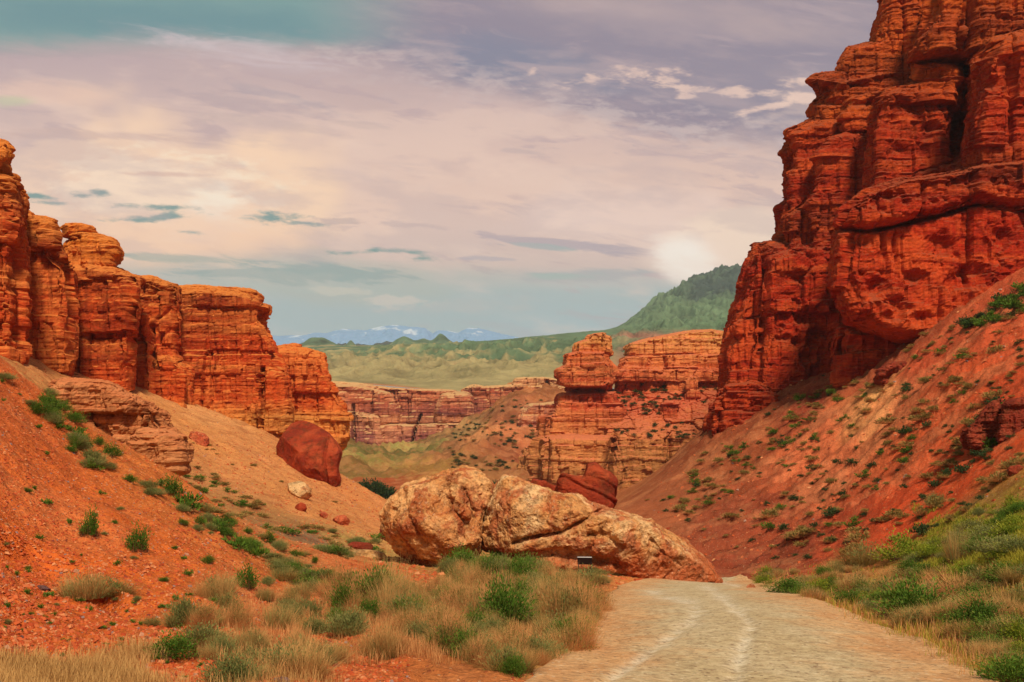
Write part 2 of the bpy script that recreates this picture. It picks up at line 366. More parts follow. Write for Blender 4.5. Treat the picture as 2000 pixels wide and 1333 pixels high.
# gully scar in the near left slope
gx,gy=(80,1085),(260,1170)
vr=ridged(np.stack([pp[:,0]*.03,pp[:,1]*.016,pp[:,2]*0],1),5,21)
d+=wV*(vr*8.0-3.8)
d+=wV*4*(ridged(pp*.035,5,25)-.5)
ZZ=ZZ+d.reshape(ZZ.shape)
def carve(poly,wid,dep,bank):
    global ZZ
    sy0=HY-ZZ/YY*F; pts=[]
    for px,py in poly:
        c=int(np.clip((px-GX0)/(GX1-GX0)*(NU-1),0,NU-1)); k=np.nonzero(sy0[:,c]<=py)[0][0]; pts.append((XX[k,c],YY[k,c]))
    m_=(YY<45)&(PX<1000); x=XX[m_]; y=YY[m_]; j=fbm(np.stack([x*1.2,y*1.2,x*0],1),3,55)*.35; best=np.full(len(x),9.); sg=np.ones(len(x)); tp_=np.zeros(len(x)); n=len(pts)-1
    for i,((x0,y0),(x1,y1)) in enumerate(zip(pts,pts[1:])):
        dx,dy=x1-x0,y1-y0; L=dx*dx+dy*dy; t_=np.clip(((x-x0)*dx+(y-y0)*dy)/L,0,1); dd=np.hypot(x-x0-t_*dx,y-y0-t_*dy); cr=(dx*(y-y0)-dy*(x-x0))
        u_=dd<best; best=np.where(u_,dd,best); sg=np.where(u_,np.sign(cr),sg); tp_=np.where(u_,(i+t_)/n,tp_)
    e=np.clip(np.minimum(tp_*6,(1-tp_)*4),0,1); s_=best*sg+j
    ZZ[m_]+=e*(-dep*np.exp(-(s_/wid)**2)+bank*np.exp(-((s_-1.6*wid)/(.9*wid))**2))
carve([(-120,1020),(-20,1052),(60,1082),(110,1112),(165,1150),(215,1182),(290,1205)],.26,.26,.16)
carve([(520,1185),(600,1225),(700,1250),(780,1290),(860,1330)],.35,.12,.06)
sy=(HY-ZZ/YY*F)
def gz(px,Y):
    fu=np.clip((px-GX0)/(GX1-GX0)*(NU-1),0,NU-1.001); fv=np.clip((np.log(Y)-np.log(GY0))/(np.log(GY1)-np.log(GY0))*(NV-1),0,NV-1.001)
    iu=np.asarray(fu).astype(int); iv=np.asarray(fv).astype(int); a=fu-iu; b=fv-iv
    return (ZZ[iv,iu]*(1-a)+ZZ[iv,iu+1]*a)*(1-b)+(ZZ[iv+1,iu]*(1-a)+ZZ[iv+1,iu+1]*a)*b
def hit(px,py,ymin=5,ymax=600):
    """first ground point seen along the ray through photo point (px,py)"""
    c=int(np.clip((px-GX0)/(GX1-GX0)*(NU-1),0,NU-1)); Yc=YY[:,c]; s=sy[:,c]
    k=np.nonzero((s<=py)&(Yc>=ymin)&(Yc<=ymax))[0]
    if not len(k): return None
    k=k[0]; return np.array([XX[k,c],Yc[k],ZZ[k,c]])
# soil colours by place (px, distance, colour)
GC=[(0,9,(205,98,48)),(0,14,(208,96,46)),(0,20,(214,100,50)),(0,28,(205,98,56)),(150,12,(205,98,50)),(200,20,(212,98,46)),(350,11,(198,96,54)),(350,18,(210,104,54)),(350,30,(205,110,62)),
(550,12,(186,92,54)),(550,20,(190,98,56)),(550,36,(184,112,68)),(700,13,(190,92,52)),(750,18,(178,98,58)),(750,30,(190,98,60)),(700,40,(204,104,62)),(760,48,(196,120,74)),
(0,60,(196,128,84)),(0,100,(202,128,82)),(200,60,(196,130,84)),(200,95,(206,130,84)),(400,60,(184,124,82)),(400,95,(216,138,90)),(400,115,(222,150,104)),(520,60,(160,112,78)),(520,100,(218,140,94)),(620,56,(128,100,84)),(700,60,(172,134,84)),(640,80,(210,134,88)),(700,105,(216,134,88)),(640,118,(214,132,88)),
(900,13,(186,104,62)),(900,20,(172,104,64)),(900,35,(170,110,66)),(850,50,(170,130,80)),(820,70,(196,140,88)),(1000,50,(188,110,70)),(1050,30,(184,116,72)),
(1150,14,(206,148,98)),(1200,24,(204,140,90)),(1200,44,(208,122,74)),(1280,50,(212,128,80)),(1500,25,(200,138,86)),(1500,44,(186,130,88)),(1700,20,(206,140,88)),(1900,14,(200,128,78)),(1750,16,(206,150,98)),
(1900,20,(150,110,62)),(1700,32,(176,110,66)),(2000,28,(146,116,56)),(2000,38,(138,124,52)),(1850,46,(150,118,58)),(2200,30,(140,120,56)),
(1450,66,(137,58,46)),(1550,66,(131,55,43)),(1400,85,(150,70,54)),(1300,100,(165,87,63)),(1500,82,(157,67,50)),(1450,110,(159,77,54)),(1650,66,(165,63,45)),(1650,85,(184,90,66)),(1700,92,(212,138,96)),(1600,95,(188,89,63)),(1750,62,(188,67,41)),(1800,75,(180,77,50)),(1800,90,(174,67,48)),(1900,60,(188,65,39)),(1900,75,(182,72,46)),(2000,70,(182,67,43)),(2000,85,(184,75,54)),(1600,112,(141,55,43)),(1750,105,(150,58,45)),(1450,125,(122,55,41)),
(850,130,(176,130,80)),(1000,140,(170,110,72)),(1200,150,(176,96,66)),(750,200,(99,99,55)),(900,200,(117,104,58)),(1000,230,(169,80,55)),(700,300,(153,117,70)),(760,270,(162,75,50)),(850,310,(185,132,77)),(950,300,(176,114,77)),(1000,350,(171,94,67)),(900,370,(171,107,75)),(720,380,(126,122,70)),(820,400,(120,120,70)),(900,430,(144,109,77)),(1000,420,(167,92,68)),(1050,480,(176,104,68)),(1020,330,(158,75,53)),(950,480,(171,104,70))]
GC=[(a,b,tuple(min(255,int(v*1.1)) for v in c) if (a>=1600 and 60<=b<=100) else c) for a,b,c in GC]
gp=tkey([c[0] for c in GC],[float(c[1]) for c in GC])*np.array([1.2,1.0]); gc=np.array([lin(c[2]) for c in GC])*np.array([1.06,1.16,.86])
def ground_col(PX,YY,cn=180,cv=240):
    cu=np.linspace(GX0,GX1,cn); cl=np.linspace(np.log(GY0),np.log(GY1),cv); A,B=np.meshgrid(cu,cl)
    q=tkey(A.ravel(),np.exp(B.ravel()))*np.array([1.2,1.0]); out=np.zeros((len(q),3))
    for i in range(0,len(q),8000):
        d2=((q[i:i+8000,None]-gp[None])**2).sum(-1); w=1/(d2+.008)**2; out[i:i+8000]=(w@gc)/w.sum(1)[:,None]
    return out.reshape(cv,cn,3)
CG=ground_col(PX,YY)
wx=fbm(flat*.25,3,31)*40; wl=fbm(flat*.25,3,37)*.10
fu=np.clip((PX.ravel()+wx-GX0)/(GX1-GX0)*179,0,178.9); fv=np.clip((np.log(YY.ravel())+wl-np.log(GY0))/(np.log(GY1)-np.log(GY0))*239,0,238.9)
iu=fu.astype(int); iv=fv.astype(int); a=(fu-iu)[:,None]; b_=(fv-iv)[:,None]
gcol=(CG[iv,iu]*(1-a)+CG[iv,np.minimum(iu+1,179)]*a)*(1-b_)+(CG[np.minimum(iv+1,239),iu]*(1-a)+CG[np.minimum(iv+1,239),np.minimum(iu+1,179)]*a)*b_
# streaks of colour down the right slope, bands of strata in the far valley
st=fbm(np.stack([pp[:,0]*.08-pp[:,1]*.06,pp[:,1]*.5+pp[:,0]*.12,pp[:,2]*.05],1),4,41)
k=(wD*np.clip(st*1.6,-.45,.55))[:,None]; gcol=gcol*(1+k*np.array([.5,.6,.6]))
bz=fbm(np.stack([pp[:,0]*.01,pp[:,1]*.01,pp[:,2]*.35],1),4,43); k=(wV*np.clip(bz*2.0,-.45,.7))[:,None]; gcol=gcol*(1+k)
co=np.stack([XX.ravel(),YY.ravel(),ZZ.ravel()],1)
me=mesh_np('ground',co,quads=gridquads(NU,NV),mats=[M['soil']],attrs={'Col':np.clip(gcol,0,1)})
tag(obj('ground',me),kind='structure')
# far ground sheet out to the horizon, well below everything
me=mesh_np('plain',[(-9000,500,-60),(9000,500,-60),(9000,9000,-60),(-9000,9000,-60)],quads=[(0,1,2,3)],mats=[plain_mat('plain soil',(170,150,100),1)])
tag(obj('terrain',me),kind='structure')
# road
nr,nc=420,90
ry=np.exp(np.linspace(np.log(4.4),np.log(61.5),nr)); l=np.interp(ry,RY,RL)-14*14/np.maximum(ry,9); r=np.interp(ry,RY,RR)+45*14/np.maximum(ry,9)
tt=np.linspace(0,1,nc); rpx=l[:,None]*(1-tt)+r[:,None]*tt; rY=np.repeat(ry[:,None],nc,1)
ej=fbm(np.stack([ry*1.3,ry*0,ry*0],1),4,51)*18; rpx[:,0]+=ej; rpx[:,-1]-=ej
rz=gz(rpx,rY)+.02; rz[:,0]-=.05; rz[:,-1]-=.05
rx=(rpx-CX)/F*rY; edge=road_in(rpx,rY)
rut=np.zeros(rpx.shape); spy=HY-rz/rY*F
def seg(px,py,poly,w):
    best=np.full(px.shape,1e9)
    for (x0,y0),(x1,y1) in zip(poly,poly[1:]):
        dx,dy=x1-x0,y1-y0; t=np.clip(((px-x0)*dx+(py-y0)*dy)/(dx*dx+dy*dy),0,1)
        # widen with nearness, flatten vertical distance
        best=np.minimum(best,np.hypot(px-x0-t*dx,(py-y0-t*dy)*3.0))
    return np.exp(-(best/w)**2)
for poly,w in (([(1170,1350),(1290,1262),(1345,1225),(1362,1200),(1350,1180),(1300,1168),(1280,1160)],22),([(1385,1150),(1410,1170),(1440,1195),(1470,1225),(1450,1270),(1430,1345)],20),([(1405,1138),(1440,1146)],8)):
    rut=np.maximum(rut,seg(rpx,spy,poly,w*(1+.0*rpx)))
rz=rz+.045-.04*rut+.012*fbm(np.stack([rx.ravel()*2,rY.ravel()*2,rx.ravel()*0],1),3,57).reshape(rz.shape)
me=mesh_np('road',np.stack([rx.ravel(),rY.ravel(),rz.ravel()],1),quads=gridquads(nc,nr),mats=[M['road']],attrs={'edge':edge.ravel(),'rut':rut.ravel()})
tag(obj('road',me),kind='structure')
# ------------------------------------------------------------------ hills and mountains
HC={-300:[(540,760),(1200,720),(1700,700),(2600,720)],300:[(540,752),(800,738),(1200,718),(1700,700),(2400,705),(3000,730)],
560:[(540,750),(800,738),(1200,712),(1700,684),(2400,690),(3000,715)],700:[(540,750),(800,735),(1200,706),(1700,678),(2400,686),(3000,710)],
850:[(540,762),(620,752),(800,728),(1200,696),(1700,673),(2400,684),(3000,700)],950:[(540,765),(800,722),(1200,690),(1700,668),(2400,680),(3000,700)],
1050:[(540,760),(800,715),(1200,682),(1700,658),(2400,668),(3000,690)],1150:[(540,760),(800,712),(1200,675),(1700,650),(2400,662),(3000,690)],
1230:[(800,705),(1200,668),(1700,646),(2300,632),(2800,640),(3300,660)],1300:[(800,700),(1200,664),(1700,644),(2300,600),(2700,584),(3300,620)],
1380:[(800,690),(1200,655),(1700,638),(2300,575),(2700,545),(3300,580)],1450:[(800,680),(1200,645),(1700,628),(2300,560),(2700,530),(3300,560)],
1600:[(800,660),(1700,600),(2700,500),(3300,540)],1900:[(800,660),(1700,590),(2700,520)],2300:[(800,660),(1700,600),(2700,560)]}
hs=make_surface(HC)
hx,hy,hz=grid(-300,2300,1500,540,3300,520,hs,110,90)
HX=(hx-CX)/F*hy; q=np.stack([HX.ravel(),hy.ravel(),hz.ravel()*0],1)
wr=np.stack([fbm(q*.004,3,61)*60,fbm(q*.004,3,67)*60,np.zeros(len(q))],1)
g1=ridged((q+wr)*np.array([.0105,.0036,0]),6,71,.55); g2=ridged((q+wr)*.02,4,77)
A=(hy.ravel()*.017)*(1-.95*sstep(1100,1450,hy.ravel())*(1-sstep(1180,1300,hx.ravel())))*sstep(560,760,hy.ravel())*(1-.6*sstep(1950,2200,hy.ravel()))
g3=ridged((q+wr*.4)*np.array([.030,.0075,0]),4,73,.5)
hz=hz+(sstep(2000,2250,hy.ravel())*sstep(1180,1290,hx.ravel())*(ridged(q*np.array([.012,.007,0]),5,79,.55)-.4)*5).reshape(hz.shape)
hz=hz+(.010*hy.ravel()*sstep(560,700,hy.ravel())*(1-.9*sstep(1250,1500,hy.ravel())*(1-sstep(1180,1300,hx.ravel())))*(g3-.4)).reshape(hz.shape)
hz=hz+(A*(g1-.45)*1.15+A*.35*g2).reshape(hz.shape)
for bx,by,sx,hh in ((788,2300,22,14),(828,2300,14,4),(870,2350,18,9),(858,2300,10,5),(633,2200,22,7),(606,2200,18,5),(685,2250,8,6)):
    px_=hx; prof=np.exp(-np.abs((px_-bx)/(sx*1.25))**1.7)*np.exp(-((hy-by)/130)**2); hz=hz+prof*(hh*.95+ 10)/F*by*1.0
hn=fbm(q*.006,4,81); el=hz.ravel(); py_=(HY-hz/hy*F).ravel(); hpx=hx.ravel()
green=sstep(-.15,.35,1.3*(.56-g3)+.5*(.5-g1)+hn+ (716-py_)/55.0 - .25+.5*sstep(1180,1300,hpx))  # gully vegetation, also coloured in to stand for shade in the folds
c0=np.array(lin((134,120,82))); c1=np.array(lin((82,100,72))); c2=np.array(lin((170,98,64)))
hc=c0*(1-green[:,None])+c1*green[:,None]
redm=(sstep(.10,.3,fbm(q*.012,3,85))*sstep(700,740,py_)*(1-sstep(1100,1160,hpx)))[:,None]*.7; hc=hc*(1-redm)+c2*redm
mv=(sstep(1170,1230,hpx)*sstep(640,655,py_)*sstep(-.2,.2,fbm(q*.01,3,87)))[:,None]*.8; hc=hc*(1-mv)+np.array(lin((140,88,70)))*mv
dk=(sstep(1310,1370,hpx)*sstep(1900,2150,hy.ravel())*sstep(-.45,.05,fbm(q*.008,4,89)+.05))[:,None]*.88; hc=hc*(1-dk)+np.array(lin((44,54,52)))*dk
hc*=(1+.7*fbm(q*.03,3,91)+.35*np.clip(g1-.25,-.6,.7)+.8*np.clip(g3-.3,-.6,.5))[:,None]  # crests lightened, gullies darkened: fold shading put into the colour
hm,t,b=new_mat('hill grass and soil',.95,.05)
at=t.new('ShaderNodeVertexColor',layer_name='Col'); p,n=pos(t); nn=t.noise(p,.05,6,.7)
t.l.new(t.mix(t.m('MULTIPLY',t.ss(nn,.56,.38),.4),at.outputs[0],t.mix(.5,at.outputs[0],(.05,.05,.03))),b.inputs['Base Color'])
bump(t,b,nn,.6,9)
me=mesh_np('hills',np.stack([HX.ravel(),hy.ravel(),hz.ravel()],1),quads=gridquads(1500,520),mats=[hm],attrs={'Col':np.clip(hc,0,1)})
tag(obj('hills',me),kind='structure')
MR=[(200,672),(450,668),(530,656),(590,655),(620,650),(640,650),(668,643),(690,644),(715,646),(740,638),(770,635),(800,638),(830,641),(845,652),(855,645),(880,647),(895,650),(912,642),(935,641),(960,648),(1000,657),(1030,663),(1100,672),(1300,690)]
mx,my,mz0=grid(200,1300,760,4300,5600,150,lambda a,b:a*0)
rid=np.interp(mx,[a for a,_ in MR],[b for _,b in MR]); ridge_z=(HY-rid)/F*5000
fall=np.where(my<5000,1-(5000-my)/700*.9,1-(my-5000)/600*.8); base=(HY-705)/F*5000
mz=base+(ridge_z-base)*np.clip(fall,0,1)
MX=(mx-CX)/F*my; q=np.stack([MX.ravel(),my.ravel(),mz.ravel()*0],1)
g=ridged(q*np.array([.010,.0035,0]),4,95)
mz=mz+((g-.5)*26).reshape(mz.shape)*sstep(1.0,.6,fall)+(fbm(q*.02,3,97)*6).reshape(mz.shape)
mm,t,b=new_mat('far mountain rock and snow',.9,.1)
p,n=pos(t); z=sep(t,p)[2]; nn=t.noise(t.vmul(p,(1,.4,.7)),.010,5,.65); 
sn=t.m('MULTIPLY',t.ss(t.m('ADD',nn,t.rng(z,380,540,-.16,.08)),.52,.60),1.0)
t.l.new(t.mix(sn,lin((122,156,192)),lin((190,202,216))),b.inputs['Base Color'])  # rock and snow tinted blue: part of the distance haze is in the colour
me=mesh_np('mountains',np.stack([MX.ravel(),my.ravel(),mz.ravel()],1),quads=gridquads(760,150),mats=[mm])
tag(obj('mountains',me),kind='structure')
print('terrain',time.time()-T0)
# ------------------------------------------------------------------ rocks
def centroid(pts):
    a=cx=cy=0
    for (x0,y0),(x1,y1) in zip(pts,pts[1:]+pts[:1]):
        k=x0*y1-x1*y0; a+=k; cx+=(x0+x1)*k; cy+=(y0+y1)*k
    return cx/(3*a),cy/(3*a)
def loft(bm,pts,slices):
    """slices: (Y,scale) or (Y,scale,dx,dy), front to back"""
    cx,cy=centroid(pts); rings=[]
    for s in slices:
        Y,k=s[0],s[1]; dx=s[2] if len(s)>2 else 0; dy=s[3] if len(s)>3 else 0
        rings.append([bm.verts.new(P(cx+(x-cx)*k+dx,cy+(y-cy)*k+dy,Y)) for x,y in pts])
    n=len(pts); fs=[]
    for a,b in zip(rings,rings[1:]):
        for i in range(n): fs.append(bm.faces.new((a[i],a[(i+1)%n],b[(i+1)%n],b[i])))
    fs.append(bm.faces.new(rings[0])); fs.append(bm.faces.new(rings[-1][::-1]))
    bmesh.ops.recalc_face_normals(bm,faces=fs)
    bmesh.ops.triangulate(bm,faces=[f for f in fs if len(f.verts)>4])
def slab(bm,pts,Yf,Yb,bev=.04):
    d=Yb-Yf; loft(bm,pts,[(Yf,1-2.2*bev),(Yf+d*.05,1-bev*.6),(Yf+d*.15,1),(Yb-d*.2,.96),(Yb,.85)])
def puff(bm,pts,Ym,df,db,pw=2.2):
    sl=[]
    for t_ in (-1,-.93,-.8,-.6,-.35,0,.35,.65,.88,1):
        k=(1-abs(t_)**pw)**(1/pw); sl.append((Ym+(df if t_<0 else db)*t_,max(k,.25)))
    loft(bm,pts,sl)
def hull(bm,pts):
    vs=[bm.verts.new(P(*p)) for p in pts]; r=bmesh.ops.convex_hull(bm,input=vs)
    fs=[g for g in r['geom'] if isinstance(g,bmesh.types.BMFace)]; bmesh.ops.recalc_face_normals(bm,faces=fs)
def remeshed(bm,voxel,smooth):
    me=bpy.data.meshes.new('tmp'); bm.to_mesh(me); bm.free(); o=bpy.data.objects.new('tmp',me); C.objects.link(o)
    md=o.modifiers.new('r','REMESH'); md.mode='VOXEL'; md.voxel_size=voxel
    if smooth: ms=o.modifiers.new('s','SMOOTH'); ms.iterations=smooth; ms.factor=.5
    dg=bpy.context.evaluated_depsgraph_get(); ev=o.evaluated_get(dg); m2=bpy.data.meshes.new_from_object(ev)
    bpy.data.objects.remove(o); bpy.data.meshes.remove(me); return m2
def getco(me):
    a=np.empty(len(me.vertices)*3,np.float32); me.vertices.foreach_get('co',a); return a.reshape(-1,3).astype(np.float64)
def getno(me):
    a=np.empty(len(me.vertices)*3,np.float32); me.vertex_normals.foreach_get('vector',a); return a.reshape(-1,3).astype(np.float64)
def setco(me,co): me.vertices.foreach_set('co',co.astype(np.float32).ravel()); me.update()
def lut(seed,thick,z0=-40,z1=90,notch=.7):
    r=np.random.default_rng(seed); zs=np.arange(z0,z1,.02); v=np.zeros(len(zs)); z=z0
    while z<z1:
        h=thick*float(r.lognormal(0,.5)); o=r.uniform(-1,1); m_=(zs>=z)&(zs<z+h); tloc=(zs[m_]-z)/h
        v[m_]=o+.08*np.sqrt(np.clip(1-(2*tloc-1)**2,0,1)); 
        v[m_]-=notch*r.uniform(0,1)**2*np.exp(-(tloc*h/(thick*.10))**2); z+=h
    ker=np.ones(5)/5; v=np.convolve(v,ker,'same'); return zs,v
HF=np.random.default_rng(99).uniform(0,1,(512,3))
def cells(p,layer,seed=0):
    i0=np.floor(p).astype(np.int64); best=np.full(len(p),9.0); sec=np.full(len(p),9.0); val=np.zeros(len(p)); L=PERM[(layer+seed*7)&255]
    for dx in (-1,0,1):
        for dy in (-1,0,1):
            ix=i0[:,0]+dx; iy=i0[:,1]+dy; h=PERM[PERM[(ix+L)&255]+(iy&255)]; r=HF[h]
            d=np.hypot(ix+r[:,0]-p[:,0],iy+r[:,1]-p[:,1]); m_=d<best
            sec=np.where(m_,best,np.minimum(sec,d)); val=np.where(m_,r[:,2],val); best=np.where(m_,d,best)
    return val,sec-best
def chisel(co,seed,n=14,k0=.72,k1=.95,front=.25):
    r=np.random.default_rng(seed); c=co.mean(0); q=co-c
    for i in range(n):
        v=r.normal(0,1,3); v[1]=-abs(v[1])-front*2; v/=np.linalg.norm(v); d=q@v; h=np.quantile(d,.995)*r.uniform(k0,k1); e=np.maximum(0,d-h); q=q-v[None]*(e*.93)[:,None]
    return q+c
LUTS={}
def layer_id(z,seed,thick):
    r=np.random.default_rng(seed+1000); e=np.cumsum(thick*r.lognormal(0,.45,400))-60; return np.searchsorted(e,z)
def strata(z,seed,thick):
    key=(seed,thick)
    if key not in LUTS: LUTS[key]=lut(seed,thick)
    zs,v=LUTS[key]; return np.interp(z,zs,v)
def cliff_disp(me,k=1.0,seed=0,big=1.6,flute=1.0,st=(.55,.22),fine=.22,pits=(),grooves=(),dip=0.0,blk=1.0,zs=None):
    co=getco(me); n=getno(me); nh=n.copy(); nh[:,2]*=.15
    c=co/k
    d=big*fbm(c*np.array([.12,.12,.045]),4,seed)
    f=noise3(c*np.array([.20,.20,.022])+fbm(c*.15,2,seed+4)[:,None]*.5,seed+5)
    msk=sstep(-.1,.35,noise3(c*np.array([.06,.06,.09]),seed+16))
    d-=flute*1.5*msk*np.exp(-(f/.04)**2); d+=flute*.7*np.clip(np.abs(f),0,.4)
    zb=c[:,2]+1.2*fbm(c*.06,3,seed+8)
    v1,e1=cells(c[:,:2]*.15+.12*fbm(c*np.array([.2,.2,.05]),2,seed+14)[:,None],layer_id(zb,seed,9.5),seed); d+=blk*(v1-.5)*1.9-blk*.5*np.exp(-(e1/.04)**2)
    v2,e2=cells(c[:,:2]*.40+.1*fbm(c*.5,2,seed+15)[:,None],layer_id(zb+.3*fbm(c*.3,2,seed+18),seed+1,3.4),seed+3); d+=blk*(v2-.5)*.8-blk*.22*np.exp(-(e2/.05)**2)
    v3,e3=cells(c[:,:2]*.95,layer_id(zb+.2*fbm(c*.5,2,seed+19),seed+5,1.1),seed+6); d+=blk*(v3-.5)*.32
    co=co+nh*(d*k)[:,None]; setco(me,co); n=getno(me); nh=n.copy(); nh[:,2]*=.1
    c=co/k; zz=c[:,2]+.8*fbm(c*.07,3,seed+8)+dip*c[:,0]
    lat=.5+.9*noise3(c*np.array([.10,.10,.5]),seed+9)
    lat2=.55+.9*noise3(c*np.array([.35,.35,.9]),seed+10)
    d=st[0]*strata(zz,seed+1,2.7)*np.clip(lat,.05,1.3)+st[1]*.75*strata(zz+.15*fbm(c*.5,2,seed+3),seed+2,.75)*np.clip(lat2,0,1.4)
    d+=st[1]*.4*strata(zz+.1*fbm(c*.9,2,seed+13),seed+7,.22)
    w=np.clip(1-n[:,2]**2*.9,0,1)
    if zs: w=w*(zs[2]+(1-zs[2])*sstep(zs[0],zs[1],zz))
    co=co+nh*(d*w*k)[:,None]
    pn=fbm(co*.45,3,seed+31) if len(pits) else 0
    for (px,py,Y,rad,dep) in pits:
        dep*=.62
        q=np.array(P(px,py,Y)); rr=np.hypot((co[:,0]-q[0]),(co[:,2]-q[2])*1.15)/(rad/F*Y)*(1+.9*pn); m_=(rr<1.35)&(n[:,1]<.2)
        s=np.zeros(len(co)); s[m_]=-dep*sstep(1.2,.15,rr[m_])+.12*dep*np.exp(-((rr[m_]-1.1)/.18)**2)
        co[:,1]-=s
    for poly,Y,wid,dep in grooves: co=groove(co,poly,Y,wid,dep)
    setco(me,co); n=getno(me); c=co/k
    d=fine*1.1*fbm(c*.9,5,seed+11,.68)+fine*.5*(ridged(c*np.array([2.2,2.2,3.5]),4,seed+12,.6)-.4)
    co=co+n*(d*k)[:,None]; setco(me,co)
def groove(co,poly,Y,wid,dep):
    """push a crease into the rock along a polyline given in photo points at distance Y"""
    px=CX+co[:,0]/co[:,1]*F; py=HY-co[:,2]/co[:,1]*F; best=np.full(len(co),1e9)
    for (x0,y0),(x1,y1) in zip(poly,poly[1:]):
        dx,dy=x1-x0,y1-y0; t_=np.clip(((px-x0)*dx+(py-y0)*dy)/(dx*dx+dy*dy),0,1)
        best=np.minimum(best,np.hypot(px-x0-t_*dx,py-y0-t_*dy))
    s=dep*np.exp(-(best/wid)**2)*(co[:,1]<Y); co=co.copy(); co[:,1]+=s; return co
def boulder_disp(me,k=1.0,seed=0,big=.5,mid=.22,fine=.09,facet=.25,bed=0,beddir=(0,0,1),grooves=(),pits=()):
    co=getco(me); n=getno(me); c=co/k
    d=big*fbm(c*.28,3,seed)
    if facet: co=chisel(co,seed,*((9,.86,.97,.5) if facet==.3 else (16,))); setco(me,co)
    co=co+n*(d*k)[:,None]; 
    for poly,Y,wid,dep in grooves: co=groove(co,poly,Y,wid,dep)
    setco(me,co); n=getno(me); c=co/k
    d=mid*(ridged(c*.55,5,seed+5,.55)-.45)+fine*(ridged(c*2.6,4,seed+9,.65)-.4)-fine*1.3*sstep(.12,.4,noise3(c*2.2,seed+21))*sstep(-.2,.3,noise3(c*.5,seed+22))
    if bed:
        bd=np.array(beddir,float); bd/=np.linalg.norm(bd); zz=c@bd+.35*fbm(c*.35,3,seed+12)
        lat=np.clip(.5+1.3*noise3(c*.4,seed+15),0,1.3); d+=bed*(strata(zz,seed+1,.8)*.6+strata(zz,seed+2,.28)*.5)*lat
    co=co+n*(d*k)[:,None]
    setco(me,co)
def finish(name,me,mat,label,cat,group=None,parent=None,smooth=False):
    me.name=name; me.materials.clear(); me.materials.append(mat)
    me.polygons.foreach_set('use_smooth',np.full(len(me.polygons),smooth,bool)); me.update()
    o=obj(name,me,parent)
    if parent is None: tag(o,label,cat,group)
    return o

# ---- right cliff
bm=bmesh.new()
slab(bm,[(1412,830),(1416,760),(1418,700),(1431,646),(1440,600),(1452,560),(1463,520),(1486,477),(1527,470),(1640,480),(1740,560),(1720,760),(1600,830)],130,165)
slab(bm,[(1482,820),(1478,700),(1490,560),(1503,500),(1560,478),(1640,468),(1720,470),(1740,600),(1720,760),(1600,830)],126.5,160)
slab(bm,[(1528,500),(1526,467),(1531,451),(1527,404),(1547,388),(1543,362),(1552,320),(1546,304),(1549,252),(1597,233),(1760,230),(1800,500),(1600,520)],131,170)
slab(bm,[(1600,360),(1598,300),(1620,268),(1650,258),(1712,265),(1730,400),(1715,500),(1590,500),(1585,420)],127,160)
slab(bm,[(1545,500),(1545,420),(1570,400),(1640,400),(1700,420),(1700,500)],129,160)
slab(bm,[(1597,290),(1597,210),(1612,181),(1589,158),(1600,148),(1636,139),(1645,115),(1660,92),(1708,81),(1713,47),(1731,0),(1740,-80),(1765,-220),(2350,-280),(2350,560),(1700,520)],134,185,.02)
slab(bm,[(1655,320),(1650,230),(1668,190),(1720,180),(1740,240),(1720,320)],129,150)
slab(bm,[(1712,480),(1708,370),(1712,250),(1728,190),(1742,172),(1800,155),(1812,114),(1845,118),(1852,165),(1848,230),(1843,290),(1860,340),(1880,480)],118,150)
slab(bm,[(1838,420),(1838,250),(1845,215),(1880,205),(1905,225),(1905,420)],123,150)
slab(bm,[(1845,440),(1850,345),(1870,322),(1900,315),(1905,440)],112,150)
slab(bm,[(1783,112),(1788,80),(1815,60),(1835,20),(1840,-60),(2000,-60),(2000,70),(1940,95),(1900,108),(1830,108)],116,150)
slab(bm,[(1893,420),(1897,290),(1903,250),(1918,170),(1925,110),(1940,75),(2000,62),(2150,30),(2350,20),(2350,620),(2000,600),(1960,560),(1900,480)],103,150)
slab(bm,[(1638,560),(1645,500),(1650,455),(1668,440),(1760,425),(1850,402),(1920,380),(2010,400),(2100,500),(2060,570),(1930,630),(1830,660),(1760,668),(1700,645),(1660,630),(1645,600)],102,140,.07)
slab(bm,[(1652,440),(1662,405),(1700,372),(1760,352),(1850,340),(1920,322),(2200,300),(2200,420),(1960,405),(1920,390),(1850,412),(1760,432),(1700,446)],100.5,135,.03)
slab(bm,[(1700,470),(1705,420),(1780,330),(1900,300),(2350,300),(2350,660),(1900,700),(1720,690)],117,160,.03)
slab(bm,[(1640,760),(1650,640),(1700,640),(1800,600),(2100,560),(2100,700),(1760,760)],110,150,.03)
me=remeshed(bm,.17,2)
pits=[(1722,560,101,30,1.9),(1763,590,101,20,1.3),(1700,618,101,16,1.6),(1740,622,101,20,1.5),(1780,600,101,12,1.0),(1655,585,102,10,.9),(1672,608,101,13,1.3),(1648,612,102,9,1.0),(1720,652,102,20,1.4),(1800,625,102,22,1.3),(1850,470,101,26,.9),(1900,540,101,40,1.8),
 (1715,390,100,14,1.5),(1742,378,100,10,1.2),(1695,398,100,9,1.0),(1775,392,100,10,1.1),(1800,380,100,8,.8),(1830,388,100,11,1.0),(1860,385,100,7,.7),(1765,370,100,7,.7),(1728,405,100,7,.8),(1810,408,100,9,.9),
 (1560,540,126,16,1.2),(1600,650,126,20,1.3),(1640,600,126,14,1.0),(1580,700,126,18,1.3),(1960,460,102,22,1.5),(1950,150,102,16,1.5)]
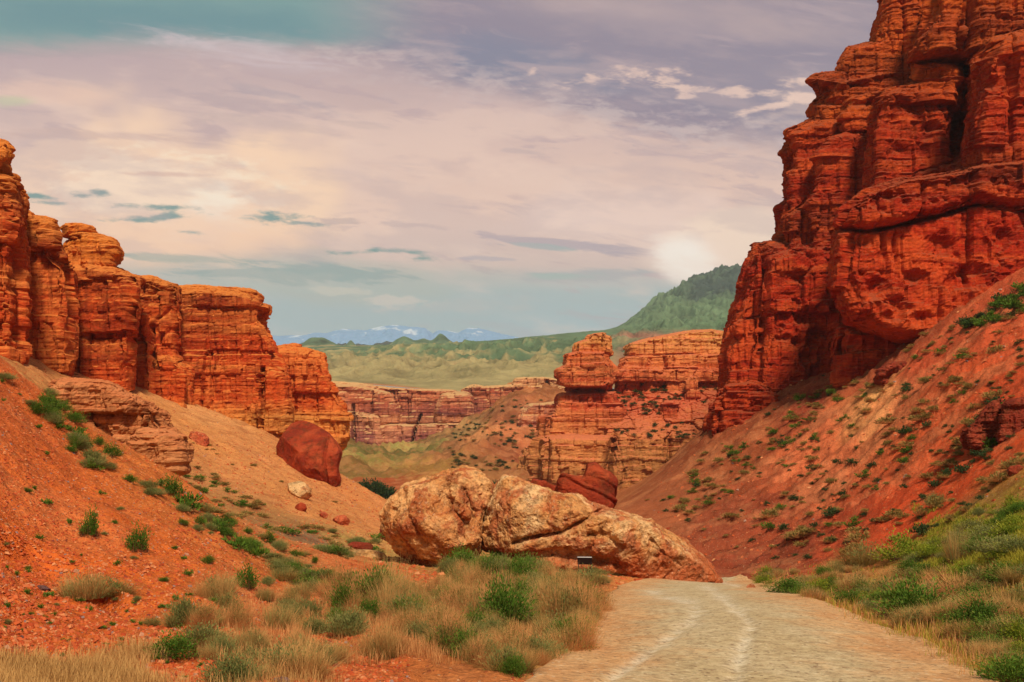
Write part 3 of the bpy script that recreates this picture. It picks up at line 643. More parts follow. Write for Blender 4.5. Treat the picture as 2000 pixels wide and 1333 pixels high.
gr=[([(1655,442),(1700,446),(1760,434),(1850,412),(1920,392),(2000,402)],125,8,1.8),([(1785,112),(1830,110),(1900,112),(1950,96)],125,9,2.0),([(1490,478),(1500,560),(1485,700)],140,6,1.5),([(1592,160),(1640,168),(1720,150)],140,4,-.9),([(1598,196),(1650,200),(1720,196)],145,7,1.2)]
cliff_disp(me,1.0,3,1.3,.4,(.75,.26),.26,pits,gr,0,1.0,(19,25,.16))
finish('cliff',me,M['right'],'towering dark red layered cliff with hollowed overhang above the shrubby slope','cliff')
# dark ledge rocks at its foot
bm=bmesh.new()
slab(bm,[(1384,850),(1388,794),(1398,770),(1420,752),(1470,745),(1500,760),(1520,790),(1490,830),(1440,850),(1400,860)],119,128)
me=remeshed(bm,.16,4); cliff_disp(me,.7,15,1.2,.3,(.9,.4),.3,[(1440,835,118,14,1.2),(1410,845,118,10,1.2)])
finish('rock_outcrop',me,M['right'],'dark brown ledged outcrop at the low corner of the big red cliff','rock')
bm=bmesh.new()
slab(bm,[(1715,750),(1722,722),(1745,708),(1790,706),(1808,722),(1850,728),(1840,760),(1760,775)],95,101)
me=remeshed(bm,.12,4); cliff_disp(me,.4,17,1.2,.4,(.8,.3),.3,[(1745,735,94.5,14,1.3),(1765,738,94.5,10,1.0)])
finish('rock_outcrop',me,M['maroon'],'small dark rock with a cave hollow on the slope below the overhang','rock')
print('right cliff',time.time()-T0)
# ---- left cliffs
bm=bmesh.new()
slab(bm,[(-420,150),(-200,180),(-60,270),(-30,330),(5,336),(24,340),(30,375),(37,410),(30,450),(28,520),(30,600),(32,660),(30,730),(-40,760),(-420,800)],72,95,.03)
puff(bm,[(-60,300),(-30,280),(0,273),(14,276),(24,292),(22,308),(10,322),(12,345),(-60,350)],75,3,4)
me=remeshed(bm,.12,3); cliff_disp(me,.8,23,.8,.3,(.5,.3),.2)
finish('rock_pillar',me,M['left'],'tall orange rock pillar with a round knob at its top, beside the picture edge','rock pillar')
bm=bmesh.new()
slab(bm,[(10,400),(45,408),(62,418),(97,428),(100,455),(95,470),(106,490),(112,505),(133,522),(138,600),(136,740),(60,740),(0,730)],90,125)
slab(bm,[(128,560),(110,520),(150,512),(212,520),(240,535),(257,541),(258,620),(256,800),(190,800),(135,780)],104,140)
slab(bm,[(112,520),(122,492),(130,470),(142,462),(165,458),(190,460),(207,468),(218,485),(220,497),(212,515),(210,532),(160,530)],106,118)
slab(bm,[(133,470),(136,448),(150,437),(166,442),(176,455),(180,470)],108,114)
slab(bm,[(240,640),(250,546),(262,538),(290,541),(337,556),(343,640),(347,700),(364,722),(364,840),(300,830),(250,830)],117,150)
slab(bm,[(250,700),(256,600),(282,602),(290,660),(300,840),(250,840)],113,130)
slab(bm,[(330,700),(333,560),(380,557),(430,560),(488,567),(500,577),(498,590),(512,597),(510,615),(516,632),(520,650),(530,665),(538,690),(550,740),(560,900),(500,900),(400,870),(350,860)],125,160)
slab(bm,[(296,860),(300,700),(325,690),(362,720),(364,860)],115,140)
slab(bm,[(515,880),(512,800),(520,730),(535,718),(548,735),(556,790),(562,890)],121,140)
me=remeshed(bm,.16,1)
gr=[([(335,560),(342,640),(348,700)],140,4,1.6),([(258,545),(256,640),(250,760)],130,4,2.0),([(297,640),(298,700),(305,720)],140,4,1.8),([(512,720),(510,800),(508,860)],140,4,2.2),([(136,530),(138,600),(136,700)],120,4,1.8)]
cliff_disp(me,.9,31,1.0,.35,(.20,.17),.22,(),gr)
finish('cliff',me,M['left'],'long orange red banded cliff carrying a small knobbly rock tower on its rim','cliff')
bm=bmesh.new()
slab(bm,[(532,900),(528,740),(531,682),(545,676),(600,681),(625,690),(632,702),(640,740),(660,770),(675,795),(677,830),(675,860),(664,880),(640,892),(600,900)],138,165,.05)
slab(bm,[(555,690),(553,676),(577,673),(580,690)],142,150)
me=remeshed(bm,.17,4); cliff_disp(me,1.0,39,.8,.25,(.2,.16),.2)
finish('cliff',me,M['left'],'lower end buttress of red rock over a pale yellow base, behind the big red boulder','cliff')
bm=bmesh.new()
slab(bm,[(110,762),(130,742),(200,745),(250,772),(280,785),(305,805),(316,828),(340,852),(345,885),(338,925),(300,930),(220,900),(150,830)],53,66,.05)
slab(bm,[(262,905),(266,860),(290,838),(330,848),(344,872),(346,925),(300,935)],51,58,.08)
me=remeshed(bm,.08,5); cliff_disp(me,.6,45,1.2,.3,(.55,.3),.3,(),[([(285,790),(288,815),(284,835)],60,3,.8)])
finish('rock_ledge',me,M['leftlow'],'crumbling tan rock ledge above the crest of the green speckled left slope','rock')
print('left cliffs',time.time()-T0)
# ---- middle butte
bm=bmesh.new()
slab(bm,[(1048,1010),(1050,930),(1043,880),(1052,856),(1100,850),(1200,852),(1210,905),(1212,1010)],226,262)
slab(bm,[(1195,1010),(1200,856),(1300,862),(1380,855),(1480,850),(1480,1010)],231,262,.02)
slab(bm,[(1055,870),(1062,814),(1086,804),(1096,768),(1200,764),(1212,800),(1222,880)],236,262)
slab(bm,[(1094,752),(1092,722),(1108,712),(1109,692),(1125,687),(1187,688),(1190,705),(1199,715),(1200,748),(1190,757),(1110,757)],233,250)
slab(bm,[(1112,768),(1112,752),(1190,752),(1194,770)],237,250)
slab(bm,[(1125,688),(1126,671),(1148,664),(1157,652),(1178,650),(1190,668),(1188,690)],235,248)
hull(bm,[(1190,885,231),(1480,880,231),(1190,860,231),(1480,855,231),(1190,765,246),(1480,735,246),(1190,900,262),(1480,900,262)])
slab(bm,[(1205,790),(1209,722),(1222,697),(1300,694),(1480,690),(1480,790)],244,290,.02)
slab(bm,[(1228,705),(1231,672),(1260,663),(1300,656),(1340,648),(1390,645),(1440,652),(1500,660),(1500,705)],246,300,.03)
slab(bm,[(1288,840),(1290,800),(1303,783),(1318,783),(1322,800),(1324,840)],236,246)
slab(bm,[(1342,780),(1340,745),(1350,735),(1362,737),(1366,780)],240,250)
slab(bm,[(1195,745),(1200,722),(1330,722),(1480,722),(1480,745)],242,290,.02)
me=remeshed(bm,.27,2)
cliff_disp(me,1.2,53,.8,.35,(.40,.22),.2,(),[([(1200,860),(1188,920),(1185,960)],250,7,5),([(1095,762),(1150,764),(1196,763)],250,4,2.5),([(1310,860),(1305,920)],250,4,2)])
finish('cliff',me,M['butte'],'banded red butte with a blocky square tower, across from the big right slope','cliff')
# ---- far canyon wall
bm=bmesh.new()
slab(bm,[(500,760),(640,744),(700,749),(760,758),(880,763),(915,772),(925,920),(500,940)],478,560,.01)
slab(bm,[(640,930),(645,750),(700,752),(755,765),(770,800),(778,920)],466,500,.02)
slab(bm,[(858,910),(860,790),(872,768),(905,766),(912,790),(925,900)],466,500)
slab(bm,[(700,930),(705,838),(760,830),(900,828),(925,830),(925,920)],460,500,.01)
slab(bm,[(560,940),(560,800),(690,805),(735,812),(750,920)],456,500)
slab(bm,[(905,800),(908,760),(925,751),(945,756),(1005,752),(1012,738),(1060,737),(1100,743),(1140,750),(1140,830),(900,830)],490,560,.01)
me=remeshed(bm,.6,1)
cliff_disp(me,2.0,63,1.0,.5,(.35,.25),.15,(),[([(690,790),(690,870)],500,2,6),([(822,810),(810,840),(802,880)],500,2,6),([(1068,745),(1070,765)],540,3,8)])
finish('cliff',me,M['far'],'distant purple and orange striped canyon wall below the green hills','cliff')
bm=bmesh.new()
slab(bm,[(1012,905),(1014,850),(1022,805),(1036,790),(1100,783),(1160,785),(1160,920)],395,440,.02)
me=remeshed(bm,.5,1); cliff_disp(me,1.8,69,1.0,.6,(.8,.4),.2)
finish('cliff',me,M['far'],'mauve layered bluff peeking out behind the left foot of the butte','cliff')
bm=bmesh.new(); slab(bm,[(1018,935),(1022,890),(1032,872),(1052,870),(1070,890),(1072,940)],300,330)
me=remeshed(bm,.4,2); cliff_disp(me,1.2,73,1.0,.6,(.6,.3),.2)
finish('cliff',me,M['butte'],'small pale capped knoll at the left foot of the butte','cliff')
print('far',time.time()-T0)
# ---- boulders
bm=bmesh.new()
puff(bm,[(746,1030),(744,1005),(757,975),(790,947),(840,938),(878,926),(905,917),(930,928),(957,952),(953,985),(944,1000),(940,1060),(930,1088),(885,1104),(845,1112),(805,1106),(778,1080),(757,1052)],50,3.6,5,2.6)
puff(bm,[(850,1090),(880,960),(905,925),(940,940),(955,955),(945,1000),(936,1080)],49,4.2,4,2.5)
me=remeshed(bm,.055,4)
boulder_disp(me,1.0,83,.5,.20,.11,.4,.12,(.5,.2,1),[([(880,930),(870,960),(885,1000),(905,1020),(900,1050)],52,9,.7),([(905,960),(925,1000),(915,1030)],52,7,.5),([(790,960),(800,1010),(830,1060)],52,6,.3)])
finish('boulder',me,M['boulderL'],'upright rusty tan boulder, left one of the great split pair by the road','boulder')
bm=bmesh.new()
puff(bm,[(943,1070),(940,1040),(947,990),(962,957),(985,931),(1010,938),(1060,955),(1110,965),(1150,980),(1205,997),(1245,1010),(1262,1040),(1240,1075),(1160,1088),(1050,1088),(980,1084)],50.5,4.6,5,2.3)
puff(bm,[(1130,1090),(1150,1020),(1200,1000),(1245,1008),(1290,1030),(1320,1060),(1300,1100),(1240,1110),(1180,1110)],50,4.4,5,2.2)
puff(bm,[(1180,1120),(1200,1040),(1245,1015),(1290,1030),(1340,1058),(1372,1090),(1392,1115),(1407,1140),(1370,1150),(1280,1150),(1200,1135)],51.5,4.8,6,2.4)
puff(bm,[(960,1125),(965,1070),(1100,1060),(1220,1070),(1260,1125),(1150,1135)],52,5.0,4,3)
me=remeshed(bm,.055,4)
boulder_disp(me,1.0,89,.3,.13,.11,.3,.16,(-.35,.1,1),[([(1005,1062),(1050,1048),(1100,1040),(1135,1022),(1165,1004),(1180,998)],53,6,.6),([(1150,1045),(1190,1050),(1215,1070),(1200,1085)],53,6,.3),([(960,1080),(1040,1090),(1120,1088),(1200,1096)],53,9,.45),([(1262,1040),(1290,1075),(1330,1105)],53,2,.12)])
finish('boulder',me,M['boulder'],'long tan boulder with a creased overhang, its tail sloping down to the road','boulder')
bm=bmesh.new()
puff(bm,[(536,905),(538,872),(552,850),(566,827),(588,819),(612,830),(642,850),(656,866),(667,884),(661,915),(667,940),(652,960),(620,964),(590,955),(560,935)],104,4,5,3.2)
puff(bm,[(598,955),(604,925),(618,912),(632,925),(636,962),(610,968)],100,1.5,2,2.5)
me=remeshed(bm,.11,3); boulder_disp(me,2.0,97,.3,.05,.02,.7,.03,(0,0,1),[([(640,855),(632,900),(640,950)],110,3,.3)])
finish('boulder',me,M['redb'],'huge smooth dark red boulder resting on the pale talus below the cliff end','boulder')
bm=bmesh.new()
slab(bm,[(1092,975),(1088,940),(1098,924),(1140,932),(1147,908),(1162,903),(1190,922),(1208,938),(1204,975),(1192,1010),(1130,1000)],76,81,.08)
slab(bm,[(1030,960),(1040,934),(1062,938),(1092,950),(1120,990),(1060,985)],78,82,.08)
me=remeshed(bm,.09,3); boulder_disp(me,1.2,101,.3,.10,.03,0,.28,(.5,.3,1))
finish('boulder',me,M['redb'],'tilted dark red rock slab jutting up behind the long tan boulder','boulder')
def small_rock(label,pts,Y,depth,mat,seed,k=1.0,vox=None,group=None,name='rock',pw=2.8):
    bm=bmesh.new(); puff(bm,pts,Y,depth*.5,depth*.5,pw); me=remeshed(bm,vox or Y/1300,2)
    boulder_disp(me,k,seed,.25,.10,.04,.5,.04,(.3,.2,1)); return finish(name,me,mat,label,'rock',group)
def auto_rock(label,px,py,w,h,mat,seed,ymin=5,group=None,tilt=0,name='rock'):
    """a rock w by h photo pixels whose foot sits at (px,py)"""
    q=hit(px,py-h*.15,ymin); Y=q[1]+w/F*q[1]*.2; r=np.random.default_rng(seed); pts=[]
    for i in range(9):
        a=i/9*2*math.pi+r.uniform(-.2,.2); rr=r.uniform(.85,1.1); x=math.cos(a)*w/2*rr; y=-math.sin(a)*h*.55*rr
        pts.append((px+x*math.cos(tilt)-y*math.sin(tilt),py-h*.42+x*math.sin(tilt)+y*math.cos(tilt)))
    size=w/F*Y; return small_rock(label,pts,Y,size*.9,mat,seed,max(size*.28,.03),max(size/28,.012),group,name)
auto_rock('pale yellow flat faced boulder just below the huge red boulder',584,980,54,42,M['yellowb'],201,70,tilt=.45)
auto_rock('small red rock downslope of the pale yellow boulder',588,1002,24,20,M['redb'],202,60)
auto_rock('blocky reddish rock low on the talus, nearest the gap before the boulders',668,1030,38,26,M['orangeb'],203,60)
auto_rock('little orange rock beside the blocky reddish rock on the talus',632,1014,18,16,M['orangeb'],204,60)
auto_rock('broken orange rock high on the pale talus under the long cliff',390,872,46,30,M['orangeb'],205,70,tilt=.5)
auto_rock('dark maroon rock lying on the yellow slab in the gully',704,1077,52,20,M['maroon'],206,44)
auto_rock('flat pale yellow slab under the dark maroon rock in the gully',726,1094,74,22,M['yellowb'],207,42,tilt=.12)
auto_rock('dark red rock tucked against the left side of the upright boulder',756,1064,36,44,M['maroon'],208,50)
def crag(label,pts,Y,dep,seed):
    bm=bmesh.new(); slab(bm,pts,Y,Y+dep,.07); me=remeshed(bm,.06,1); cliff_disp(me,.35,seed,1.0,.3,(.5,.3),.35); finish('rock_outcrop',me,M['maroon'],label,'rock')
qc=hit(1940,872,45)[1]
crag('dark red crag high on the right slope, left one of a joined pair',[(1893,860),(1900,830),(1915,805),(1935,785),(1955,778),(1962,800),(1958,840),(1950,868),(1925,882),(1900,876)],qc-.3,3.0,301)
crag('narrower dark red crag at the picture edge, touching the left crag',[(1955,900),(1952,850),(1962,800),(1975,782),(2000,776),(2030,790),(2035,850),(2010,892),(1980,900)],qc-1.6,3.0,302)
auto_rock('low maroon rock below the two dark boulders on the right slope',1985,932,40,24,M['maroon'],211,40)
auto_rock('small maroon rock lying on red soil left of the two dark boulders',1845,910,18,16,M['maroon'],212,45)
auto_rock('small orange rock at the road edge where the right bushes begin',1466,1154,20,14,M['orangeb'],213,30)
auto_rock('smooth dark purple brown stone lying on the near red slope',82,1156,38,14,M['greyst'],214,tilt=.3)
auto_rock('small grey stone below the dark purple brown stone',131,1192,13,8,M['greyst'],215)
auto_rock('rounded grey pebble near the bottom left straw grass',42,1250,10,10,M['greyst'],216)
auto_rock('grey rock half hidden in grass at the bottom edge',548,1338,40,16,M['greyst'],217)
auto_rock('pale yellow stone at the end of the small gully',268,1186,18,9,M['yellowb'],218)
auto_rock('dark stone on the gravel at the road edge, bottom right',1902,1330,18,13,M['greyst'],219)
auto_rock('pale flake of stone on the red slope at the picture edge',12,1028,14,7,M['yellowb'],220)
print('boulders',time.time()-T0)
# ------------------------------------------------------------------ plants
def blades(n,rad,H,lean,wid,seed,r0=.5,curl=.5,seg=3):
    r=np.random.default_rng(seed); a=r.uniform(0,2*np.pi,n); rr=np.sqrt(r.uniform(0,1,n))
    base=np.stack([np.cos(a)*rr*rad*r0,np.sin(a)*rr*rad*r0,np.zeros(n)-.03],1)
    nc=7; ka=r.uniform(0,6.28,nc); kr=np.sqrt(r.uniform(0,1,nc)); kc=np.stack([np.cos(ka)*kr*rad*.8,np.sin(ka)*kr*rad*.8,np.zeros(nc)],1); ki=r.integers(0,nc,n); kh=r.uniform(.5,1.15,nc); base=base*.45+kc[ki]; a=np.where(r.uniform(0,1,n)<.6,ka[ki],a)
    a2=a+r.normal(0,.95,n); ln=lean*(.3+rr)*r.uniform(.1,1.5,n); h=H*r.uniform(.3,1.1,n)*(1-.3*rr)*kh[ki]
    dirh=np.stack([np.cos(a2),np.sin(a2),np.zeros(n)],1); side=np.stack([-np.sin(a2+r.normal(0,.8,n)),np.cos(a2),np.zeros(n)],1)
    vs=[];T=[]
    for s in range(seg+1):
        t_=s/seg; c=base+dirh*((ln*t_+curl*ln*t_*t_)*H*.6)[:,None]; c[:,2]+=h*(t_-.25*curl*lean*t_*t_)
        w=wid*(1-t_*.85)
        if s<seg: vs+= [c-side*w/2,c+side*w/2]; T+=[np.full(n,t_),np.full(n,t_)]
        else: vs+=[c]; T+=[np.full(n,t_)]
    k=len(vs); co=np.stack(vs,1).reshape(-1,3); tip=np.stack(T,1).ravel(); tint=np.repeat(r.uniform(0,1,n),k)
    b=np.arange(n)*k; q=[np.stack([b+2*s,b+2*s+1,b+2*s+3,b+2*s+2],1) for s in range(seg-1)]
    tr=np.stack([b+2*seg-2,b+2*seg-1,b+2*seg],1)
    return co,(np.concatenate(q) if q else np.zeros((0,4),int)),tr,tint,tip
def leaves(n,rad,H,leaf,seed,clumps=14,elong=1.6,up=.4,shell=.45):
    r=np.random.default_rng(seed)
    ca=r.uniform(0,2*np.pi,clumps); ce=np.arcsin(r.uniform(.0,1,clumps)); cr=r.uniform(.55,1.0,clumps)
    cc=np.stack([np.cos(ca)*np.cos(ce)*rad*cr,np.sin(ca)*np.cos(ce)*rad*cr,H*(.15+.8*np.sin(ce)*cr)],1)
    ci=r.integers(0,clumps,n); t_=r.uniform(shell,1.08,n)**.7
    c=cc[ci]*t_[:,None]+r.normal(0,1,(n,3))*np.array([rad,rad,H*.8])*.13*(.5+t_[:,None])
    c[:,2]=np.abs(c[:,2])*.98+.01
    d=c/np.array([rad,rad,H])+r.normal(0,.5,(n,3)); d[:,2]+=up; d/=np.linalg.norm(d,axis=1)[:,None]
    s=np.cross(d,r.normal(0,1,(n,3))); s/=np.linalg.norm(s,axis=1)[:,None]; L=leaf*r.uniform(.6,1.3,n)
    a=c; b=c+d*(L*.5*elong)[:,None]+s*(L*.3)[:,None]; e=c+d*(L*elong)[:,None]; f=c+d*(L*.5*elong)[:,None]-s*(L*.3)[:,None]
    co=np.stack([a,b,e,f],1).reshape(-1,3); i=np.arange(n)*4; q=np.stack([i,i+1,i+2,i+3],1)
    tint=np.repeat(np.clip(.5*r.uniform(0,1,n)+.5*(r.uniform(0,1,clumps)[ci]),0,1),4)
    tip=np.repeat(np.clip((np.linalg.norm(c/np.array([rad,rad,H]),axis=1)-.7)*1.5,0,1)*r.uniform(0,1,n),4)
    return co,q,np.zeros((0,3),int),tint,tip
def combine(parts,name,mats):
    co=[];q=[];t_=[];ti=[];tp=[];mq=[];mt=[];o=0
    for (c,qq,tt_,tint,tip),mi in parts:
        co.append(c); q.append(qq+o); t_.append(tt_+o); ti.append(tint); tp.append(tip); mq.append(np.full(len(qq),mi)); mt.append(np.full(len(tt_),mi)); o+=len(c)
    me=mesh_np(name,np.concatenate(co),quads=np.concatenate(q),tris=np.concatenate(t_),mats=mats,smooth=False,attrs={'tint':np.concatenate(ti),'tip':np.concatenate(tp)})
    me.polygons.foreach_set('material_index',np.concatenate(mq+mt).astype(np.int32)); return me
PR={}
for v in range(3):
    PR['green',v]=combine([(leaves(2600,.5,.62,.040,300+v,26),0),(blades(140,.5,.55,.7,.012,310+v),1)],'green_bush',[M['green'],M['bark']])
    PR['upright',v]=combine([(leaves(1300,.36,.85,.045,320+v,16,2.0,1.1),0),(blades(90,.36,.7,.35,.014,330+v),1)],'upright_bush',[M['green'],M['bark']])
    PR['sage',v]=combine([(leaves(2600,.5,.55,.030,340+v,30,2.4,.8),0),(blades(500,.5,.6,.8,.012,350+v,.6),1)],'sage_bush',[M['sage'],M['sage']])
    PR['olive',v]=combine([(blades(1100,.5,.6,.95,.010,360+v,.6),0),(leaves(900,.5,.5,.03,365+v,24,2.2,.5),1)],'olive_bush',[M['olive'],M['sage']])
    PR['straw',v]=combine([(blades(1500,.5,.85,.5,.008,370+v,.8,.4),0),(blades(500,.45,.6,.5,.012,375+v,.7),1),(leaves(500,.4,.6,.025,376+v,16,2.4,.8),1)],'straw_tuft',[M['straw'],M['sage']])
    PR['pink',v]=combine([(blades(1300,.5,.8,.6,.008,380+v,.85,.4),0),(leaves(900,.5,.6,.026,385+v,24,2.2,.5),1)],'dead_tuft',[M['pinkstraw'],M['olive']])
    PR['yellow',v]=combine([(leaves(1500,.5,.6,.045,390+v,18,1.5),0),(blades(100,.5,.5,.6,.012,395+v),1)],'yellow_bush',[M['yellowgreen'],M['bark']])
    PR['fargreen',v]=combine([(leaves(420,.5,.6,.10,400+v,12,1.3),0),(blades(40,.5,.5,.6,.03,405+v),1)],'far_bush',[M['green'],M['bark']])
    PR['farolive',v]=combine([(leaves(380,.5,.5,.10,410+v,14,1.5),0),(blades(160,.5,.6,.9,.03,415+v,.6),1)],'far_shrub',[M['olive'],M['pinkstraw']])
    PR['fardark',v]=combine([(leaves(380,.5,.65,.12,420+v,12,1.2),0),(blades(40,.5,.5,.6,.03,425+v),1)],'far_dark',[M['dkgreen'],M['bark']])
    PR['herb',v]=combine([(leaves(160,.5,.5,.13,430+v,7,1.7,.7,.2),0)],'herb',[M['green']])
def plant(kind,x,y,z,size,hs=1.0,name='shrub',label='',cat='shrub',group=None,lean=0):
    o=obj(name,PR[kind,random.randrange(3)]); o.location=(x,y,z-.02*size); o.rotation_euler=(random.uniform(-.12,.12),random.uniform(-.12,.12)+lean,random.uniform(0,6.28))
    o.scale=(size*random.uniform(.9,1.1),size*random.uniform(.9,1.1),size*hs); return tag(o,label,cat,group)
def at_px(kind,px,py,w,hs=1.0,ymin=5,**kw):
    """plant whose foot is at photo point (px,py), w photo pixels wide"""
    q=hit(px,py,ymin)
    if q is None: return None
    return plant(kind,q[0],q[1],q[2],w/F*q[1]*1.0,hs,**kw)
# singled-out plants
ONE=[('upright',175,1052,50,1.25,'yellow green leafy bush on bare red soil, upper of two near the left edge'),
('upright',272,1078,62,.95,'bright green leafy bush right of the yellow green one on the red slope'),
('straw',165,1168,105,.95,'dry straw and green tuft leaning in the small gully of the red slope'),
('olive',215,1168,90,.9,'dark twiggy shrub at the lower end of the small gully'),
('green',345,1288,112,.75,'rounded dark green bush low on the red slope near the bottom'),
('sage',400,1262,100,.8,'grey green bush just behind the rounded dark green bush'),
('upright',480,1150,58,1.0,'bright green leafy bush with an orange tinge beside a sage bush'),
('sage',524,1144,36,.8,'small sage bush right beside the bright green leafy one'),
('sage',455,1335,110,.95,'big grey green bush at the bottom edge of the slope'),
('straw',565,1318,150,.8,'large fluffy straw tuft, the biggest one near the bottom edge'),
('straw',625,1290,105,.8,'golden straw tuft leaning against the biggest straw tuft'),
('straw',745,1282,110,1.0,'orange straw tuft in front of the green and straw thicket'),
('green',865,1275,75,1.0,'dark green leafy bush inside the straw thicket'),
('green',1120,1250,80,.9,'green bush at the right rim of the straw thicket beside the gravel'),
('sage',680,1238,85,1.0,'grey green bush at the upper left of the straw thicket'),
('green',900,1120,80,1.0,'bright green bush at the foot of the gap between the boulders'),
('olive',1135,1140,95,.7,'low twiggy shrub in front of the small sign'),
('olive',298,1222,42,.9,'small brown green shrub above the rounded green bush'),
('sage',1830,985,50,.8,'grey twiggy bush on the red bank of the right slope'),
('yellow',1765,1092,110,.75,'yellow green bush on the bank behind the roadside thicket'),
('olive',1690,1105,80,1.3,'tall feathery bush standing behind the roadside thicket'),
('straw',1870,1098,62,1.9,'tall orange wispy bush standing on the right bank'),
('green',1540,1162,75,.75,'vivid green low bush at the road edge where the thicket begins'),
('green',1655,1180,66,.8,'rounded green bush at the road edge halfway along the thicket'),
('sage',1700,1195,60,.7,'blue green low bush by the road right of the rounded green one'),
('green',1790,1212,150,.9,'widest dark green bush of the roadside thicket, hanging over a small bank'),
('green',1940,1248,110,.7,'green bush near the right edge just above the gravel verge'),
('green',1975,1335,110,.9,'leafy green bush in the bottom right corner'),
('upright',1925,1290,20,.8,'tiny lone green herb on the gravel by the bottom right bushes')]
for kd,px,py,w,hs,lb in ONE: at_px(kd,px,py,w,hs,label=lb,cat='bush',name='bush')
def scatter(n,region,kinds,size,name,label,cat,group,ymin=5,ymax=600,hs=(.7,1.1),seed=0,accept=None):
    r=random.Random(seed); k=0; tries=0
    made=[]; xs=[p[0] for p in region]; ys=[p[1] for p in region]
    while k<n and tries<n*40:
        tries+=1; px=r.uniform(min(xs),max(xs)); py=r.uniform(min(ys),max(ys))
        ins=False; j=len(region)-1
        for i in range(len(region)):
            (xi,yi),(xj,yj)=region[i],region[j]
            if (yi>py)!=(yj>py) and px<(xj-xi)*(py-yi)/(yj-yi)+xi: ins=not ins
            j=i
        if not ins or (accept and not accept(px,py,r)): continue
        q=hit(px,py,ymin,ymax)
        if q is None: continue
        if road_in(px,q[1])>r.uniform(-.05,.07) and q[1]<74: continue
        made.append(plant(r.choice(kinds),q[0],q[1],q[2],r.uniform(*size)*(1 if r.random()<.85 else 1.4)*min(1,max(.5,q[1]/24)),r.uniform(*hs),name,label,cat,group)); k+=1
    return made
STUFF={}
def merge_stuff(objs,label,name='shrubbery'):
    co=[];q=[];tr=[];ti=[];tp=[];mi=[];mats=[];o=0;mq=[];mt=[]
    for ob in objs:
        me=ob.data; n=len(me.vertices); c=getco(me); M4=np.array(ob.matrix_basis); c=c@M4[:3,:3].T+M4[:3,3]
        a=np.empty(n,np.float32); me.attributes['tint'].data.foreach_get('value',a); b=np.empty(n,np.float32); me.attributes['tip'].data.foreach_get('value',b)
        lt=np.empty(len(me.polygons),np.int32); me.polygons.foreach_get('loop_total',lt); ls=np.empty(len(me.polygons),np.int32); me.polygons.foreach_get('loop_start',ls); vi=np.empty(len(me.loops),np.int32); me.loops.foreach_get('vertex_index',vi)
        m2=np.empty(len(me.polygons),np.int32); me.polygons.foreach_get('material_index',m2)
        for m_ in me.materials:
            if m_ not in mats: mats.append(m_)
        mp=np.array([mats.index(m_) for m_ in me.materials]); m2=mp[m2]
        k4=lt==4; k3=lt==3; q.append(vi[ls[k4][:,None]+np.arange(4)]+o); tr.append(vi[ls[k3][:,None]+np.arange(3)]+o); mq.append(m2[k4]); mt.append(m2[k3]); co.append(c); ti.append(a); tp.append(b); o+=n
    me=mesh_np(name,np.concatenate(co),quads=np.concatenate(q),tris=np.concatenate(tr),mats=mats,smooth=False,attrs={'tint':np.concatenate(ti),'tip':np.concatenate(tp)})
    me.polygons.foreach_set('material_index',np.concatenate(mq+mt).astype(np.int32))
    for ob in objs: bpy.data.objects.remove(ob)
    return tag(obj(name,me),label,'shrubs',kind='stuff')
def clump(px,py,r): 
    return noise3(np.array([[px*.012,py*.02,1.0]]),5)[0]+r.uniform(-.45,.6)>0
# crest of the left slope: band of green shrubs
CR=[(0,735),(110,775),(150,830),(210,880),(250,915),(330,955),(400,1010),(470,1050),(560,1085),(640,1130),(700,1170),(660,1190),(560,1140),(440,1060),(330,990),(240,950),(120,880),(90,820),(0,760)]
scatter(62,CR,['green','sage','upright','sage','herb'],(.3,.75),'low_bush','green or grey green bush in the band along the left slope crest','bush','shrubs along the crest of the left slope',8,42,(.5,.9),1,clump)
CR2=[(380,980),(440,1010),(540,1060),(640,1105),(700,1150),(620,1140),(500,1085),(400,1020)]
scatter(44,CR2,['green','sage','olive','upright'],(.35,.75),'low_bush','green or grey green bush in the band along the left slope crest','bush','shrubs along the crest of the left slope',20,42,(.4,.8),21,clump)
scatter(60,[(0,730),(150,880),(330,990),(560,1120),(700,1200),(500,1220),(300,1200),(0,1240)],['herb','herb','sage','green'],(.12,.28),'herb','small green herb dotted over the bare red left slope','plant','herbs dotted on the left slope',7,42,(.6,1.0),2)
scatter(36,[(0,1090),(260,1200),(420,1230),(400,1333),(0,1270)],['herb'],(.09,.2),'herb','small green herb dotted over the bare red left slope','plant','herbs dotted on the left slope',7,30,(.6,1.0),3)
# talus below the long cliff
scatter(40,[(340,890),(420,930),(560,1010),(640,1040),(560,1050),(430,1010),(370,960)],['farolive','fargreen'],(.5,1.1),'dry_bush','small dull shrub on the brown talus strip beyond the left crest','shrub','shrubs on the brown talus strip',44,100,(.4,.7),4)
TS=scatter(30,[(40,680),(240,770),(330,830),(700,1000),(540,940),(300,860),(100,730)],['farolive'],(.3,.6),'shrub','tiny dull shrub high on the pale talus','shrub','tiny shrubs on the pale talus',50,120,(.4,.7),5)
merge_stuff(TS,'tiny dull shrubs dotted high on the pale talus')
scatter(24,[(600,1030),(740,1050),(750,1090),(640,1100),(590,1060)],['farolive','fargreen','sage'],(.5,1.1),'dry_bush','low shrub in the gully left of the split boulders','shrub','shrubs in the gully',42,90,(.4,.8),6)
